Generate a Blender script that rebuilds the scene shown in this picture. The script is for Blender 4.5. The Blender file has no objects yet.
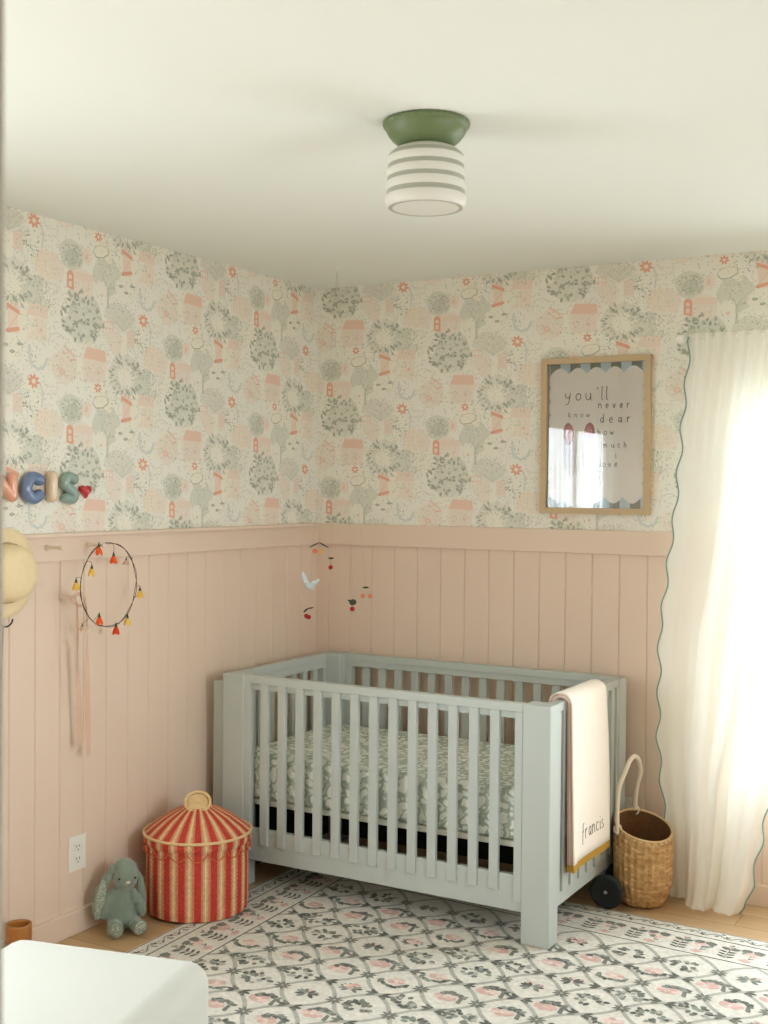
import bpy, bmesh, math, random
from mathutils import Vector, Matrix
PI = math.pi
random.seed(7)
scn = bpy.context.scene
COL = scn.collection

# ---------------------------------------------------------------- colour and materials
def lin(c):
    out = []
    for v in c[:3]:
        v = v / 255.0
        out.append(v / 12.92 if v <= 0.04045 else ((v + 0.055) / 1.055) ** 2.4)
    return tuple(out)

def mat(name, rgb, rough=0.7, spec=0.3, metal=0.0, noise=None, bump=None, coat=0.0, sheen=0.0):
    """noise=(scale, amount) mottles the colour, bump=(scale, strength, distance)"""
    m = bpy.data.materials.new(name); m.use_nodes = True
    nt = m.node_tree; b = nt.nodes['Principled BSDF']
    c = lin(rgb)
    b.inputs['Base Color'].default_value = (*c, 1)
    b.inputs['Roughness'].default_value = rough
    b.inputs['Specular IOR Level'].default_value = spec
    b.inputs['Metallic'].default_value = metal
    b.inputs['Coat Weight'].default_value = coat
    b.inputs['Sheen Weight'].default_value = sheen
    tc = nt.nodes.new('ShaderNodeTexCoord')
    if noise:
        n = nt.nodes.new('ShaderNodeTexNoise'); n.inputs['Scale'].default_value = noise[0]; n.inputs['Detail'].default_value = 4
        r = nt.nodes.new('ShaderNodeMix'); r.data_type = 'RGBA'
        a = noise[1]
        r.inputs['A'].default_value = (*[v * (1 - a) for v in c], 1)
        r.inputs['B'].default_value = (*[min(1, v * (1 + a)) for v in c], 1)
        nt.links.new(tc.outputs['Object'], n.inputs['Vector'])
        nt.links.new(n.outputs['Fac'], r.inputs['Factor'])
        nt.links.new(r.outputs['Result'], b.inputs['Base Color'])
    if bump:
        n2 = nt.nodes.new('ShaderNodeTexNoise'); n2.inputs['Scale'].default_value = bump[0]; n2.inputs['Detail'].default_value = 5
        bp = nt.nodes.new('ShaderNodeBump'); bp.inputs['Strength'].default_value = bump[1]; bp.inputs['Distance'].default_value = bump[2]
        nt.links.new(tc.outputs['Object'], n2.inputs['Vector'])
        nt.links.new(n2.outputs['Fac'], bp.inputs['Height'])
        nt.links.new(bp.outputs['Normal'], b.inputs['Normal'])
    return m

def mat_attr(name, rough=0.8, spec=0.2, bump=None, mottle=None):
    """colour comes from the mesh's own face colours (printed or dyed pattern)"""
    m = bpy.data.materials.new(name); m.use_nodes = True
    nt = m.node_tree; b = nt.nodes['Principled BSDF']
    a = nt.nodes.new('ShaderNodeAttribute'); a.attribute_name = 'dye'
    src = a.outputs['Color']
    tc = nt.nodes.new('ShaderNodeTexCoord')
    if mottle:
        n = nt.nodes.new('ShaderNodeTexNoise'); n.inputs['Scale'].default_value = mottle[0]; n.inputs['Detail'].default_value = 3
        mr = nt.nodes.new('ShaderNodeMapRange'); mr.inputs['From Min'].default_value = .3; mr.inputs['From Max'].default_value = .7
        mr.inputs['To Min'].default_value = 1 - mottle[1]; mr.inputs['To Max'].default_value = 1 + mottle[1]
        v = nt.nodes.new('ShaderNodeVectorMath'); v.operation = 'SCALE'
        nt.links.new(tc.outputs['Object'], n.inputs['Vector']); nt.links.new(n.outputs['Fac'], mr.inputs['Value'])
        nt.links.new(src, v.inputs[0]); nt.links.new(mr.outputs['Result'], v.inputs['Scale'])
        src = v.outputs['Vector']
    nt.links.new(src, b.inputs['Base Color'])
    b.inputs['Roughness'].default_value = rough; b.inputs['Specular IOR Level'].default_value = spec
    if bump:
        n2 = nt.nodes.new('ShaderNodeTexNoise'); n2.inputs['Scale'].default_value = bump[0]; n2.inputs['Detail'].default_value = 5
        bp = nt.nodes.new('ShaderNodeBump'); bp.inputs['Strength'].default_value = bump[1]; bp.inputs['Distance'].default_value = bump[2]
        nt.links.new(tc.outputs['Object'], n2.inputs['Vector']); nt.links.new(n2.outputs['Fac'], bp.inputs['Height'])
        nt.links.new(bp.outputs['Normal'], b.inputs['Normal'])
    return m

# ---------------------------------------------------------------- mesh builder
class MB:
    def __init__(s): s.v = []; s.f = []; s.m = []; s.c = []; s.sm = []; s.cur = (1, 1, 1); s.mi = 0; s.smooth = False
    def add(s, vs, fs, smooth=None, cols=None):
        o = len(s.v); s.v += [tuple(p) for p in vs]
        for i, f in enumerate(fs):
            s.f.append([o + k for k in f]); s.m.append(s.mi); s.c.append(cols[i] if cols else s.cur)
            s.sm.append(s.smooth if smooth is None else smooth)
        return s
    def bm(s, b, M=None, smooth=None):
        b.verts.index_update()
        vs = [(M @ v.co) if M else v.co.copy() for v in b.verts]
        fs = [[v.index for v in f.verts] for f in b.faces]
        b.free(); return s.add(vs, fs, smooth)
    def box(s, x0, x1, y0, y1, z0, z1, bev=0.0, seg=2, M=None, smooth=False):
        b = bmesh.new(); bmesh.ops.create_cube(b, size=1)
        for v in b.verts:
            v.co = Vector(((x0 + x1) / 2 + v.co.x * (x1 - x0), (y0 + y1) / 2 + v.co.y * (y1 - y0), (z0 + z1) / 2 + v.co.z * (z1 - z0)))
        if bev > 0:
            bmesh.ops.bevel(b, geom=b.edges[:] , offset=bev, segments=seg, profile=0.5, affect='EDGES')
        return s.bm(b, M, smooth)
    def tube(s, pts, rad, seg=10, caps=True, closed=False, flat=1.0, smooth=True, upv=None):
        pts = [Vector(p) for p in pts]; n = len(pts)
        if not hasattr(rad, '__len__'): rad = [rad] * n
        tang = []
        for i in range(n):
            if closed: t = pts[(i + 1) % n] - pts[i - 1]
            else: t = pts[min(i + 1, n - 1)] - pts[max(i - 1, 0)]
            tang.append(t.normalized() if t.length > 1e-9 else Vector((0, 0, 1)))
        up = Vector(upv) if upv else (Vector((0, 0, 1)) if abs(tang[0].z) < .9 else Vector((1, 0, 0)))
        nrm = (up - up.dot(tang[0]) * tang[0]).normalized()
        vs = []; rings = []
        for i in range(n):
            if i:
                nrm = nrm - nrm.dot(tang[i]) * tang[i]
                nrm = nrm.normalized() if nrm.length > 1e-6 else tang[i].orthogonal().normalized()
            bi = tang[i].cross(nrm)
            vs += [pts[i] + rad[i] * (math.cos(2 * PI * k / seg) * nrm * flat + math.sin(2 * PI * k / seg) * bi) for k in range(seg)]
        fs = []
        for i in range(n if closed else n - 1):
            a = i * seg; b = ((i + 1) % n) * seg
            for k in range(seg): fs.append([a + k, a + (k + 1) % seg, b + (k + 1) % seg, b + k])
        if caps and not closed:
            fs.append(list(range(seg))[::-1]); fs.append([(n - 1) * seg + k for k in range(seg)])
        return s.add(vs, fs, smooth)
    def sausage(s, pts, r, seg=14, flat=1.0, upv=None):
        """tube with round ends"""
        pts = [Vector(p) for p in pts]
        d0 = (pts[0] - pts[1]).normalized(); d1 = (pts[-1] - pts[-2]).normalized()
        P = []; R = []
        for k in (0, 1, 2, 3):
            a = PI / 2 * (1 - k / 4.0); P.append(pts[0] + d0 * r * math.sin(a)); R.append(max(r * math.cos(a), r * .05))
        P += pts; R += [r] * len(pts)
        for k in (1, 2, 3, 4):
            a = PI / 2 * (k / 4.0); P.append(pts[-1] + d1 * r * math.sin(a)); R.append(max(r * math.cos(a), r * .05))
        return s.tube(P, R, seg, True, False, flat, True, upv)
    def lathe(s, prof, seg=48, c=(0, 0, 0), smooth=True, ripple=None, cols=None):
        """prof: (r, z) list. cols: one colour per profile segment"""
        vs = []
        for (r, z) in prof:
            for k in range(seg):
                a = 2 * PI * k / seg
                rr = r + (ripple(a, z) if ripple else 0)
                vs.append((c[0] + rr * math.cos(a), c[1] + rr * math.sin(a), c[2] + z))
        fs = []; cc = []
        for i in range(len(prof) - 1):
            for k in range(seg):
                fs.append([i * seg + k, i * seg + (k + 1) % seg, (i + 1) * seg + (k + 1) % seg, (i + 1) * seg + k])
                cc.append(cols[i] if cols else s.cur)
        return s.add(vs, fs, smooth, cc)
    def ell(s, c, r, M=None, seg=20, rings=12):
        b = bmesh.new(); bmesh.ops.create_uvsphere(b, u_segments=seg, v_segments=rings, radius=1)
        T = Matrix.Translation(Vector(c)) @ (M if M else Matrix.Identity(4)) @ Matrix.Diagonal((r[0], r[1], r[2], 1))
        return s.bm(b, T, True)
    def build(s, name, mats, parent=None, dye=False):
        me = bpy.data.meshes.new(name); me.from_pydata(s.v, [], s.f)
        if not isinstance(mats, (list, tuple)): mats = [mats]
        for m in mats: me.materials.append(m)
        me.polygons.foreach_set('material_index', s.m)
        me.polygons.foreach_set('use_smooth', s.sm)
        if dye:
            at = me.color_attributes.new('dye', 'FLOAT_COLOR', 'CORNER'); arr = []
            for f, c in zip(s.f, s.c): arr += [c[0], c[1], c[2], 1.0] * len(f)
            at.data.foreach_set('color', arr)
        me.validate(); me.update()
        o = bpy.data.objects.new(name, me); COL.objects.link(o)
        if parent:
            o.parent = parent; o.matrix_parent_inverse = Matrix.Translation(-parent.location) if parent.type == 'EMPTY' else Matrix.Identity(4)
        return o

def tag(o, label=None, cat=None, group=None, kind=None):
    if label: o['label'] = label
    if cat: o['category'] = cat
    if group: o['group'] = group
    if kind: o['kind'] = kind
    return o
def thing(name, loc, label, cat, group=None):
    o = bpy.data.objects.new(name, None); COL.objects.link(o); o.location = loc; o.empty_display_size = .05
    bpy.context.view_layer.update()
    return tag(o, label, cat, group)
def struct(o): o['kind'] = 'structure'; return o

def interp(tab, t):
    if t <= tab[0][0]: return tab[0][1]
    for (a, x), (b, y) in zip(tab, tab[1:]):
        if t <= b:
            u = (t - a) / (b - a); u = u * u * (3 - 2 * u) * .5 + u * .5
            return x + (y - x) * u
    return tab[-1][1]
def smooth_path(pts, n=8, closed=False):
    pts = [Vector(p) for p in pts]; out = []; N = len(pts)
    rng = range(N) if closed else range(N - 1)
    for i in rng:
        p0 = pts[i - 1] if (closed or i > 0) else pts[0]; p1 = pts[i]; p2 = pts[(i + 1) % N]
        p3 = pts[(i + 2) % N] if closed or i + 2 < N else pts[-1]
        for k in range(n):
            t = k / n
            out.append(0.5 * ((2 * p1) + (p2 - p0) * t + (2 * p0 - 5 * p1 + 4 * p2 - p3) * t * t + (3 * p1 - p0 - 3 * p2 + p3) * t ** 3))
    if not closed: out.append(pts[-1])
    return out

# ---------------------------------------------------------------- room dimensions
H = 2.44; XR = 3.55; YF = -4.12
RT = 1.3884; RB = 1.2945; BT = 0.083
P_, Q_ = 0.5386, 0.5259
WB = (1.90, 2.95, 0.42, 1.945)           # back wall window  x0,x1,z0,z1
WL = (-4.0, -2.7, 0.62, 1.99)            # left wall window  y0,y1,z0,z1
DX0, DX1, DZ = 2.4385, 3.26, 2.05         # doorway in the front wall

M_ceil = mat('ceiling_paint', (230, 234, 228), .9, .15, bump=(90, .05, .002))
M_white = mat('white_paint', (226, 226, 218), .6, .3)
M_blush = mat('blush_paint', (220, 199, 180), .55, .3, noise=(3, .02))
M_hall = mat('hall_paint', (190, 192, 186), .8, .2)
M_jamb = mat('door_casing_paint', (222, 225, 218), .6, .3)
M_paper = mat_attr('wallpaper_print', .85, .1)
M_gl = bpy.data.materials.new('window_glass'); M_gl.use_nodes = True
def thin_glass(m, refl=0.6, rough=0.01):
    nt = m.node_tree; nt.nodes.remove(nt.nodes['Principled BSDF']); out = nt.nodes['Material Output']
    t = nt.nodes.new('ShaderNodeBsdfTransparent'); g = nt.nodes.new('ShaderNodeBsdfGlossy'); g.inputs['Roughness'].default_value = rough
    fr = nt.nodes.new('ShaderNodeFresnel'); fr.inputs['IOR'].default_value = 1.52
    mu = nt.nodes.new('ShaderNodeMath'); mu.operation = 'MULTIPLY'; mu.inputs[1].default_value = refl
    mx = nt.nodes.new('ShaderNodeMixShader')
    nt.links.new(fr.outputs[0], mu.inputs[0]); nt.links.new(mu.outputs[0], mx.inputs[0])
    nt.links.new(t.outputs[0], mx.inputs[1]); nt.links.new(g.outputs[0], mx.inputs[2]); nt.links.new(mx.outputs[0], out.inputs['Surface'])
thin_glass(M_gl, 1.0)

# ---------------------------------------------------------------- the printed wallpaper tile
PAL = dict(base=(229, 227, 216), white=(230, 226, 210), dgreen=(134, 142, 124), green=(170, 176, 156), sage=(188, 192, 174),
           grey=(184, 184, 170), lgrey=(203, 201, 186), pink=(226, 198, 180), salmon=(224, 172, 148), orange=(217, 126, 92), red=(210, 108, 86),
           blue=(186, 196, 194), mauve=(204, 192, 184), peach=(230, 208, 182), cream=(234, 224, 200), lpink=(226, 206, 188), dk=(116, 122, 108))
_b = PAL['base']
PALL = {k: lin([c * .57 + q * .43 for c, q in zip(v, _b)]) for k, v in PAL.items()}
PALS = {k: lin([c * .42 + q * .58 for c, q in zip(v, _b)]) for k, v in PAL.items()}
tile = []                                  # (layer, colour, [(u, v)...])
KU = P_ / 380.0; KV = Q_ / 403.0
def T(cx, cy):
    return ((cx - 245) * KU, -((cy - 120) + (cx - 245) * 21 / 380.0) * KV)
def poly(l, c, pts): tile.append((l, (PALS if l == 1 else PALL)[c], [T(*p) for p in pts]))
def blob(l, c, x, y, rx, ry, n=10, rot=0, jit=0.0):
    ca, sa = math.cos(rot), math.sin(rot); pts = []
    for k in range(n):
        a = 2 * PI * k / n; q = 1 + random.uniform(-jit, jit)
        px, py = rx * q * math.cos(a), ry * q * math.sin(a)
        pts.append((x + px * ca - py * sa, y + px * sa + py * ca))
    poly(l, c, pts)
def leaf(l, c, x, y, L, W, rot):
    ca, sa = math.cos(rot), math.sin(rot)
    poly(l, c, [(x + a * ca - b * sa, y + a * sa + b * ca) for a, b in ((-L, 0), (-L * .4, W), (L * .4, W * .8), (L, 0), (L * .4, -W * .8), (-L * .4, -W))])
def line(l, c, p, q, w):
    dx, dy = q[0] - p[0], q[1] - p[1]; d = math.hypot(dx, dy) or 1; nx, ny = -dy / d * w / 2, dx / d * w / 2
    poly(l, c, [(p[0] + nx, p[1] + ny), (q[0] + nx, q[1] + ny), (q[0] - nx, q[1] - ny), (p[0] - nx, p[1] - ny)])
def pline(l, c, pts, w):
    for a, b in zip(pts, pts[1:]): line(l, c, a, b, w)
def flower(x, y, r, n, c, cc='cream'):
    for k in range(n):
        a = 2 * PI * k / n + .2
        leaf(4, c, x + math.cos(a) * r * .62, y + math.sin(a) * r * .62, r * .4, r * .22, a)
    blob(5, cc, x, y, r * .2, r * .2, 7)
def leafring(x, y, r0, r1, n, cs, L=6, W=3, jit=.5):
    for k in range(n):
        a = random.uniform(0, 2 * PI); r = math.sqrt(random.uniform(r0 * r0, r1 * r1))
        leaf(3, random.choice(cs), x + r * math.cos(a), y + r * math.sin(a) * .95, L * random.uniform(.7, 1.15), W * random.uniform(.8, 1.1), a + random.uniform(-jit, jit))
def dots(x, y, rx, ry, n, cs, r=2.2, l=3):
    for k in range(n):
        a = random.uniform(0, 2 * PI); q = math.sqrt(random.random())
        blob(l, random.choice(cs), x + rx * q * math.cos(a), y + ry * q * math.sin(a), r * random.uniform(.6, 1.2), r * random.uniform(.6, 1.2), 5, random.random())
def trunk(x, y0, y1, w, c='white'):
    poly(2, c, [(x - w, y1), (x - w * .55, (y0 + y1) / 2), (x - w * .8, y0), (x + w * .8, y0), (x + w * .55, (y0 + y1) / 2), (x + w, y1)])
    for s in (-1, 1):
        for k in (1, 2): line(2, c, (x, y0 + 8), (x + s * w * 2.4 * k, y0 - 16 / k), 3)
def house(x, y, w, h, c, roof, win='orange'):
    poly(1, c, [(x - w, y + h), (x - w, y - h * .3), (x + w, y - h * .3), (x + w, y + h)])
    poly(3, roof, [(x - w * 1.1, y - h * .3), (x - w * .8, y - h), (x + w * 1.05, y - h), (x + w * 1.12, y - h * .3)])
    for k in (-.55, 0.0, .5): pline(3, 'mauve', [(x + w * k, y - h * .2), (x + w * k, y + h * .95)], 1.3)
    blob(4, win, x + w * .35, y + h * .4, 4, 4, 8); blob(5, 'cream', x + w * .35, y + h * .4, 2, 2, 6)
# soft ground patches
for (x, y, rx, ry, c) in ((300, 225, 45, 40, 'lpink'), (400, 330, 78, 72, 'sage'), (490, 205, 50, 55, 'sage'), (560, 465, 62, 60, 'lgrey'), (445, 450, 46, 52, 'peach'),
                          (640, 480, 48, 45, 'sage'), (540, 310, 58, 38, 'lgrey'), (660, 400, 38, 38, 'peach'), (405, 242, 42, 38, 'lpink'), (320, 300, 52, 38, 'white'), (365, 175, 42, 40, 'sage'),
                          (520, 380, 36, 30, 'lpink'), (620, 330, 34, 42, 'white'), (470, 130, 48, 26, 'cream'), (600, 180, 30, 40, 'white'), (345, 470, 44, 46, 'lpink'), (590, 550, 40, 40, 'cream')):
    blob(1, c, x, y, rx, ry, 16, random.random(), .09)
flower(245, 120, 20, 8, 'orange'); dots(240, 180, 27, 36, 30, ['dgreen', 'dk', 'green'], 3.0)
flower(458, 108, 14, 7, 'red'); flower(335, 485, 12, 9, 'salmon', 'lpink')
pline(3, 'dgreen', [(440, 150), (450, 163), (475, 160), (495, 145), (492, 130)], 3); pline(3, 'green', [(440, 150), (447, 135), (470, 128), (492, 130)], 2)
# striped tower with tilted bars
poly(3, 'pink', [(545, 112), (578, 112), (576, 190), (548, 190)]); poly(4, 'orange', [(542, 118), (582, 132), (582, 143), (542, 129)])
poly(4, 'orange', [(542, 182), (580, 172), (582, 181), (548, 192)]); line(4, 'salmon', (547, 182), (576, 142), 3); blob(4, 'red', 546, 188, 5, 4, 7)
house(636, 150, 30, 46, 'peach', 'pink'); house(447, 452, 36, 44, 'pink', 'salmon'); house(408, 245, 30, 30, 'lpink', 'pink', 'salmon')
blob(2, 'white', 560, 225, 42, 30, 14)
for (x, y) in ((540, 222), (582, 214), (560, 236)): leaf(4, 'dk', x, y, 9, 4.5, -.1); leaf(5, 'green', x, y, 4, 2, -.1)
pline(3, 'blue', [(612, 210), (612, 245), (622, 262), (640, 268), (660, 258), (668, 235)], 7); pline(3, 'blue', [(645, 300), (655, 330), (650, 365)], 5)
trunk(493, 235, 292, 5, 'green'); dots(490, 195, 42, 44, 90, ['green', 'sage', 'grey', 'dgreen'], 2.0)
dots(368, 180, 34, 32, 90, ['dgreen', 'grey', 'green'], 3); blob(2, 'green', 368, 182, 24, 22, 12, 0, .15)
for k in range(12):
    a = 2 * PI * k / 12; line(3, 'salmon', (418 + 7 * math.cos(a), 170 + 8 * math.sin(a)), (418 + 18 * math.cos(a), 170 + 21 * math.sin(a)), 2.4)
blob(4, 'salmon', 418, 170, 5, 8, 8)
poly(4, 'orange', [(351, 264), (351, 226), (357, 218), (367, 218), (374, 226), (374, 268)]); poly(5, 'pink', [(357, 240), (357, 230), (367, 230), (367, 240)]); poly(5, 'pink', [(357, 260), (357, 246), (367, 246), (367, 260)])
blob(2, 'white', 470, 246, 20, 24, 12); pline(3, 'red', [(465, 258), (470, 265), (474, 256)], 2)
leafring(400, 332, 0, 70, 62, ['dk', 'dgreen', 'green'], 7.5, 4, 1.5); leafring(400, 332, 48, 72, 26, ['dk', 'dgreen'], 8, 4.2, .6); trunk(398, 402, 492, 8); dots(400, 330, 66, 62, 60, ['white', 'green'], 1.8)
for k in range(4): line(4, 'salmon', (478 + k * 11, 326), (478 + k * 11, 355), 2.2)
line(4, 'salmon', (474, 330), (516, 327), 2.4); line(4, 'salmon', (474, 346), (516, 343), 2.4); blob(4, 'dgreen', 476, 342, 5, 8, 7)
line(4, 'salmon', (340, 418), (378, 440), 4.5); line(4, 'salmon', (342, 440), (374, 420), 2.5); line(3, 'orange', (360, 452), (382, 448), 3)
leafring(560, 467, 40, 64, 60, ['dgreen', 'dk', 'green'], 8, 3.2, .35); leafring(560, 467, 22, 40, 20, ['green', 'grey'], 6, 2.5, .4); blob(2, 'white', 560, 467, 30, 30, 14); trunk(562, 500, 560, 6)
leafring(640, 480, 0, 46, 50, ['dgreen', 'green', 'grey'], 4.6, 2.2, 3)
dots(542, 300, 52, 34, 120, ['grey', 'green', 'lgrey', 'dgreen'], 1.9)
trunk(548, 338, 412, 7)
for k in range(-5, 6): line(3, 'grey', (548, 345), (548 + k * 10, 300 + abs(k) * 2), 1.2)
poly(2, 'pink', [(562, 335), (592, 335), (592, 385), (562, 385)])
dots(660, 400, 34, 34, 70, ['peach', 'pink', 'cream', 'salmon'], 2.2); dots(322, 215, 28, 30, 70, ['mauve', 'grey', 'lpink'], 2.0)
dots(285, 235, 34, 30, 40, ['peach', 'pink', 'cream'], 2.6)
pline(3, 'mauve', [(276, 300), (284, 275), (300, 262), (316, 268), (318, 290)], 2); pline(3, 'green', [(250, 262), (262, 300), (270, 340)], 2)
dots(300, 380, 48, 46, 55, ['grey', 'pink', 'lgrey', 'green'], 2.0); pline(3, 'mauve', [(290, 420), (300, 395), (322, 388), (345, 398)], 2.4)
for k in range(46):                         # pale twig strokes
    x = random.uniform(245, 625); y = random.uniform(90, 490); a = random.uniform(-2.6, -.5)
    pline(2, random.choice(['white', 'lgrey', 'grey', 'sage', 'blue']), [(x, y), (x + 14 * math.cos(a), y + 14 * math.sin(a)), (x + 25 * math.cos(a + .5), y + 25 * math.sin(a + .5))], random.uniform(1.2, 3))
for (x, y, rx, ry, n_, cs) in ((300, 300, 50, 40, 90, ['green', 'grey', 'dgreen', 'white']), (360, 480, 60, 30, 80, ['green', 'grey', 'pink', 'white']), (470, 390, 50, 34, 90, ['grey', 'green', 'blue', 'white']), (600, 250, 34, 50, 80, ['blue', 'grey', 'green', 'white']),
                               (520, 120, 40, 26, 60, ['dgreen', 'green', 'white']), (290, 150, 36, 34, 70, ['grey', 'pink', 'white', 'green']), (600, 400, 50, 40, 80, ['grey', 'green', 'blue', 'white'])):
    dots(x, y, rx, ry, n_, cs, 2.1, 2)
for k in range(1150):                        # tiny scattered filling leaves
    x = random.uniform(245, 625); y = random.uniform(80, 500)
    leaf(2, random.choice(['grey', 'dgreen', 'green', 'lgrey', 'sage', 'lpink', 'white', 'green', 'mauve', 'pink', 'white']), x, y, random.uniform(2, 5), random.uniform(.8, 1.9), random.uniform(0, PI))

# printing order: polygons that touch get their own hair-thin ink layer
_half = []
for (l, c, pts) in tile:
    us = [a for a, b in pts]; zs = [b for a, b in pts]; _half.append((min(us), max(us), min(zs), max(zs)))
def _touch(A, B):
    for i, j in ((0, 0), (1, -.5), (1, .5), (-1, .5), (-1, -.5), (0, 1), (0, -1)):
        dx, dz = i * P_, j * Q_
        if A[0] < B[1] + dx and B[0] + dx < A[1] and A[2] < B[3] + dz and B[2] + dz < A[3]: return True
    return False
order = sorted(range(len(tile)), key=lambda i: tile[i][0]); level = {}; base_l = 0; prev_l = None
cur_max = 0
for n_, i in enumerate(order):
    if tile[i][0] != prev_l: base_l = cur_max + 1; prev_l = tile[i][0]; seen = []
    lv = base_l
    used = {level[j] for j in seen if _touch(_half[i], _half[j])}
    while lv in used: lv += 1
    level[i] = lv; seen.append(i); cur_max = max(cur_max, lv)
tile = [(level[i] * .25, tile[i][1], tile[i][2]) for i in range(len(tile))]
print('ink layers', cur_max)
def wallpaper(mb, org, du, nrm, u0, u1, z0, z1, hole=None):
    """repeat the half-drop tile over a wall area; org + u*du + z"""
    U0, Z0 = 0.437, 2.4174
    for i in range(int((u0 - U0) / P_) - 2, int((u1 - U0) / P_) + 3):
        for j in range(-1, 5):
            ou = U0 + i * P_; oz = Z0 - (j + (.5 if i % 2 else 0)) * Q_
            for (l, c, pts) in tile:
                q = [(ou + a, oz + b) for a, b in pts]
                us = [a for a, b in q]; zs = [b for a, b in q]
                if max(us) <= u0 or min(us) >= u1 or max(zs) <= z0 or min(zs) >= z1: continue
                if hole and max(us) > hole[0] and min(us) < hole[1] and max(zs) > hole[2] and min(zs) < hole[3]: continue
                vs = []
                for a, b in q:
                    a = min(max(a, u0), u1); b = min(max(b, z0), z1)
                    p = Vector(org) + Vector(du) * a + Vector(nrm) * (l * 0.00012); vs.append((p.x, p.y, b))
                mb.add(vs, [list(range(len(vs)))], False, [c])

# ---------------------------------------------------------------- walls
def slabs_with_hole(mb, a0, a1, z0, z1, hole, put):
    """put(a0, a1, z0, z1) is called for up to four slabs around a hole"""
    h0, h1, hz0, hz1 = hole
    if h0 >= a1 or h1 <= a0 or hz0 >= z1 or hz1 <= z0: put(a0, a1, z0, z1); return
    b0, b1 = max(h0, a0), min(h1, a1); c0, c1 = max(hz0, z0), min(hz1, z1)
    if b0 > a0: put(a0, b0, z0, z1)
    if b1 < a1: put(b1, a1, z0, z1)
    if c0 > z0: put(b0, b1, z0, c0)
    if c1 < z1: put(b0, b1, c1, z1)

TH = 0.14
# left wall
mb = MB(); mb.cur = PALL['base']
slabs_with_hole(mb, YF - .12, TH, RT - .02, H, WL, lambda a, b, c, d: mb.box(-.07, 0, a, b, c, d))
slabs_with_hole(mb, YF - .12, TH, -.05, RT - .02, WL, lambda a, b, c, d: mb.box(-.07, -.006, a, b, c, d))
wallpaper(mb, (0, 0, 0), (0, 1, 0), (1, 0, 0), YF + .01, -.0005, RT - .01, H, WL)
struct(mb.build('wall_left', M_paper, dye=True))
# back wall
mb = MB(); mb.cur = PALL['base']
slabs_with_hole(mb, 0, XR + TH, RT - .02, H, WB, lambda a, b, c, d: mb.box(a, b, 0, TH, c, d))
slabs_with_hole(mb, 0, XR + TH, -.05, RT - .02, WB, lambda a, b, c, d: mb.box(a, b, .006, TH, c, d))
wallpaper(mb, (0, 0, 0), (1, 0, 0), (0, -1, 0), .0005, XR, RT - .01, H, WB)
struct(mb.build('wall_back', M_paper, dye=True))
# right wall and front wall with the doorway the picture is taken from
WR = (-2.75, -1.75, .95, 1.95)           # window added in the right wall, out of view, for fill light
mb = MB(); slabs_with_hole(mb, YF - 1.7, 0, -.05, H, WR, lambda a, b, c, d: mb.box(XR, XR + TH, a, b, c, d)); struct(mb.build('wall_right', M_blush))
mb = MB()
slabs_with_hole(mb, 0, XR, -.05, H, (DX0 - .02, DX1 + .02, -.05, DZ + .02), lambda a, b, c, d: mb.box(a, b, YF - .12, YF, c, d))
struct(mb.build('wall_front', M_blush))
mb = MB(); mb.box(1.6, 1.66, YF - 1.7, YF - .12, -.05, H); mb.box(1.6, XR, YF - 1.76, YF - 1.7, -.05, H); struct(mb.build('wall_hall', M_hall))
mb = MB()
mb.box(DX0 - .02, DX0, YF - .125, YF, 0, DZ + .02, .002); mb.box(DX1, DX1 + .02, YF - .125, YF, 0, DZ + .02, .002); mb.box(DX0, DX1, YF - .125, YF, DZ, DZ + .02, .002)
struct(mb.build('door_1', M_jamb))
mb = MB()
for s, x in ((-1, DX0), (1, DX1)):
    mb.box(min(x + s * .004, x + s * .075), max(x + s * .004, x + s * .075), YF, YF + .016, 0, DZ + .075, .003)
mb.box(DX0 - .004, DX1 + .004, YF, YF + .016, DZ + .006, DZ + .075, .003)
struct(mb.build('trim_5', M_jamb))
mb = MB(); mb.box(-TH, XR + TH, YF - 1.76, TH, H, H + .1); struct(mb.build('ceiling', M_ceil))

# floor: oak planks running across the room
mf = bpy.data.materials.new('oak_planks'); mf.use_nodes = True; nt = mf.node_tree; b = nt.nodes['Principled BSDF']
tc = nt.nodes.new('ShaderNodeTexCoord'); br = nt.nodes.new('ShaderNodeTexBrick')
br.inputs['Color1'].default_value = (*lin((196, 166, 126)), 1); br.inputs['Color2'].default_value = (*lin((183, 151, 110)), 1); br.inputs['Mortar'].default_value = (*lin((120, 92, 62)), 1)
br.inputs['Scale'].default_value = 1; br.inputs['Mortar Size'].default_value = .0012; br.inputs['Brick Width'].default_value = 1.3; br.inputs['Row Height'].default_value = .13
mp = nt.nodes.new('ShaderNodeMapping'); mp.inputs['Scale'].default_value = (1.2, 22, 1)
ns = nt.nodes.new('ShaderNodeTexNoise'); ns.inputs['Scale'].default_value = 4; ns.inputs['Detail'].default_value = 6
mx = nt.nodes.new('ShaderNodeMix'); mx.data_type = 'RGBA'; mx.blend_type = 'MULTIPLY'; mx.inputs['Factor'].default_value = .45
nt.links.new(tc.outputs['Object'], br.inputs['Vector']); nt.links.new(tc.outputs['Object'], mp.inputs['Vector']); nt.links.new(mp.outputs['Vector'], ns.inputs['Vector'])
nt.links.new(br.outputs['Color'], mx.inputs['A']); nt.links.new(ns.outputs['Fac'], mx.inputs['B'])
mr = nt.nodes.new('ShaderNodeMapRange'); mr.inputs['To Min'].default_value = .6; mr.inputs['To Max'].default_value = 1.25
nt.links.new(ns.outputs['Fac'], mr.inputs['Value']); nt.links.new(mr.outputs['Result'], mx.inputs['B'])
nt.links.new(mx.outputs['Result'], b.inputs['Base Color']); b.inputs['Roughness'].default_value = .45
mb = MB(); mb.box(-TH, XR + TH, YF - 1.76, TH, -.05, 0); struct(mb.build('floor', mf))

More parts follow.
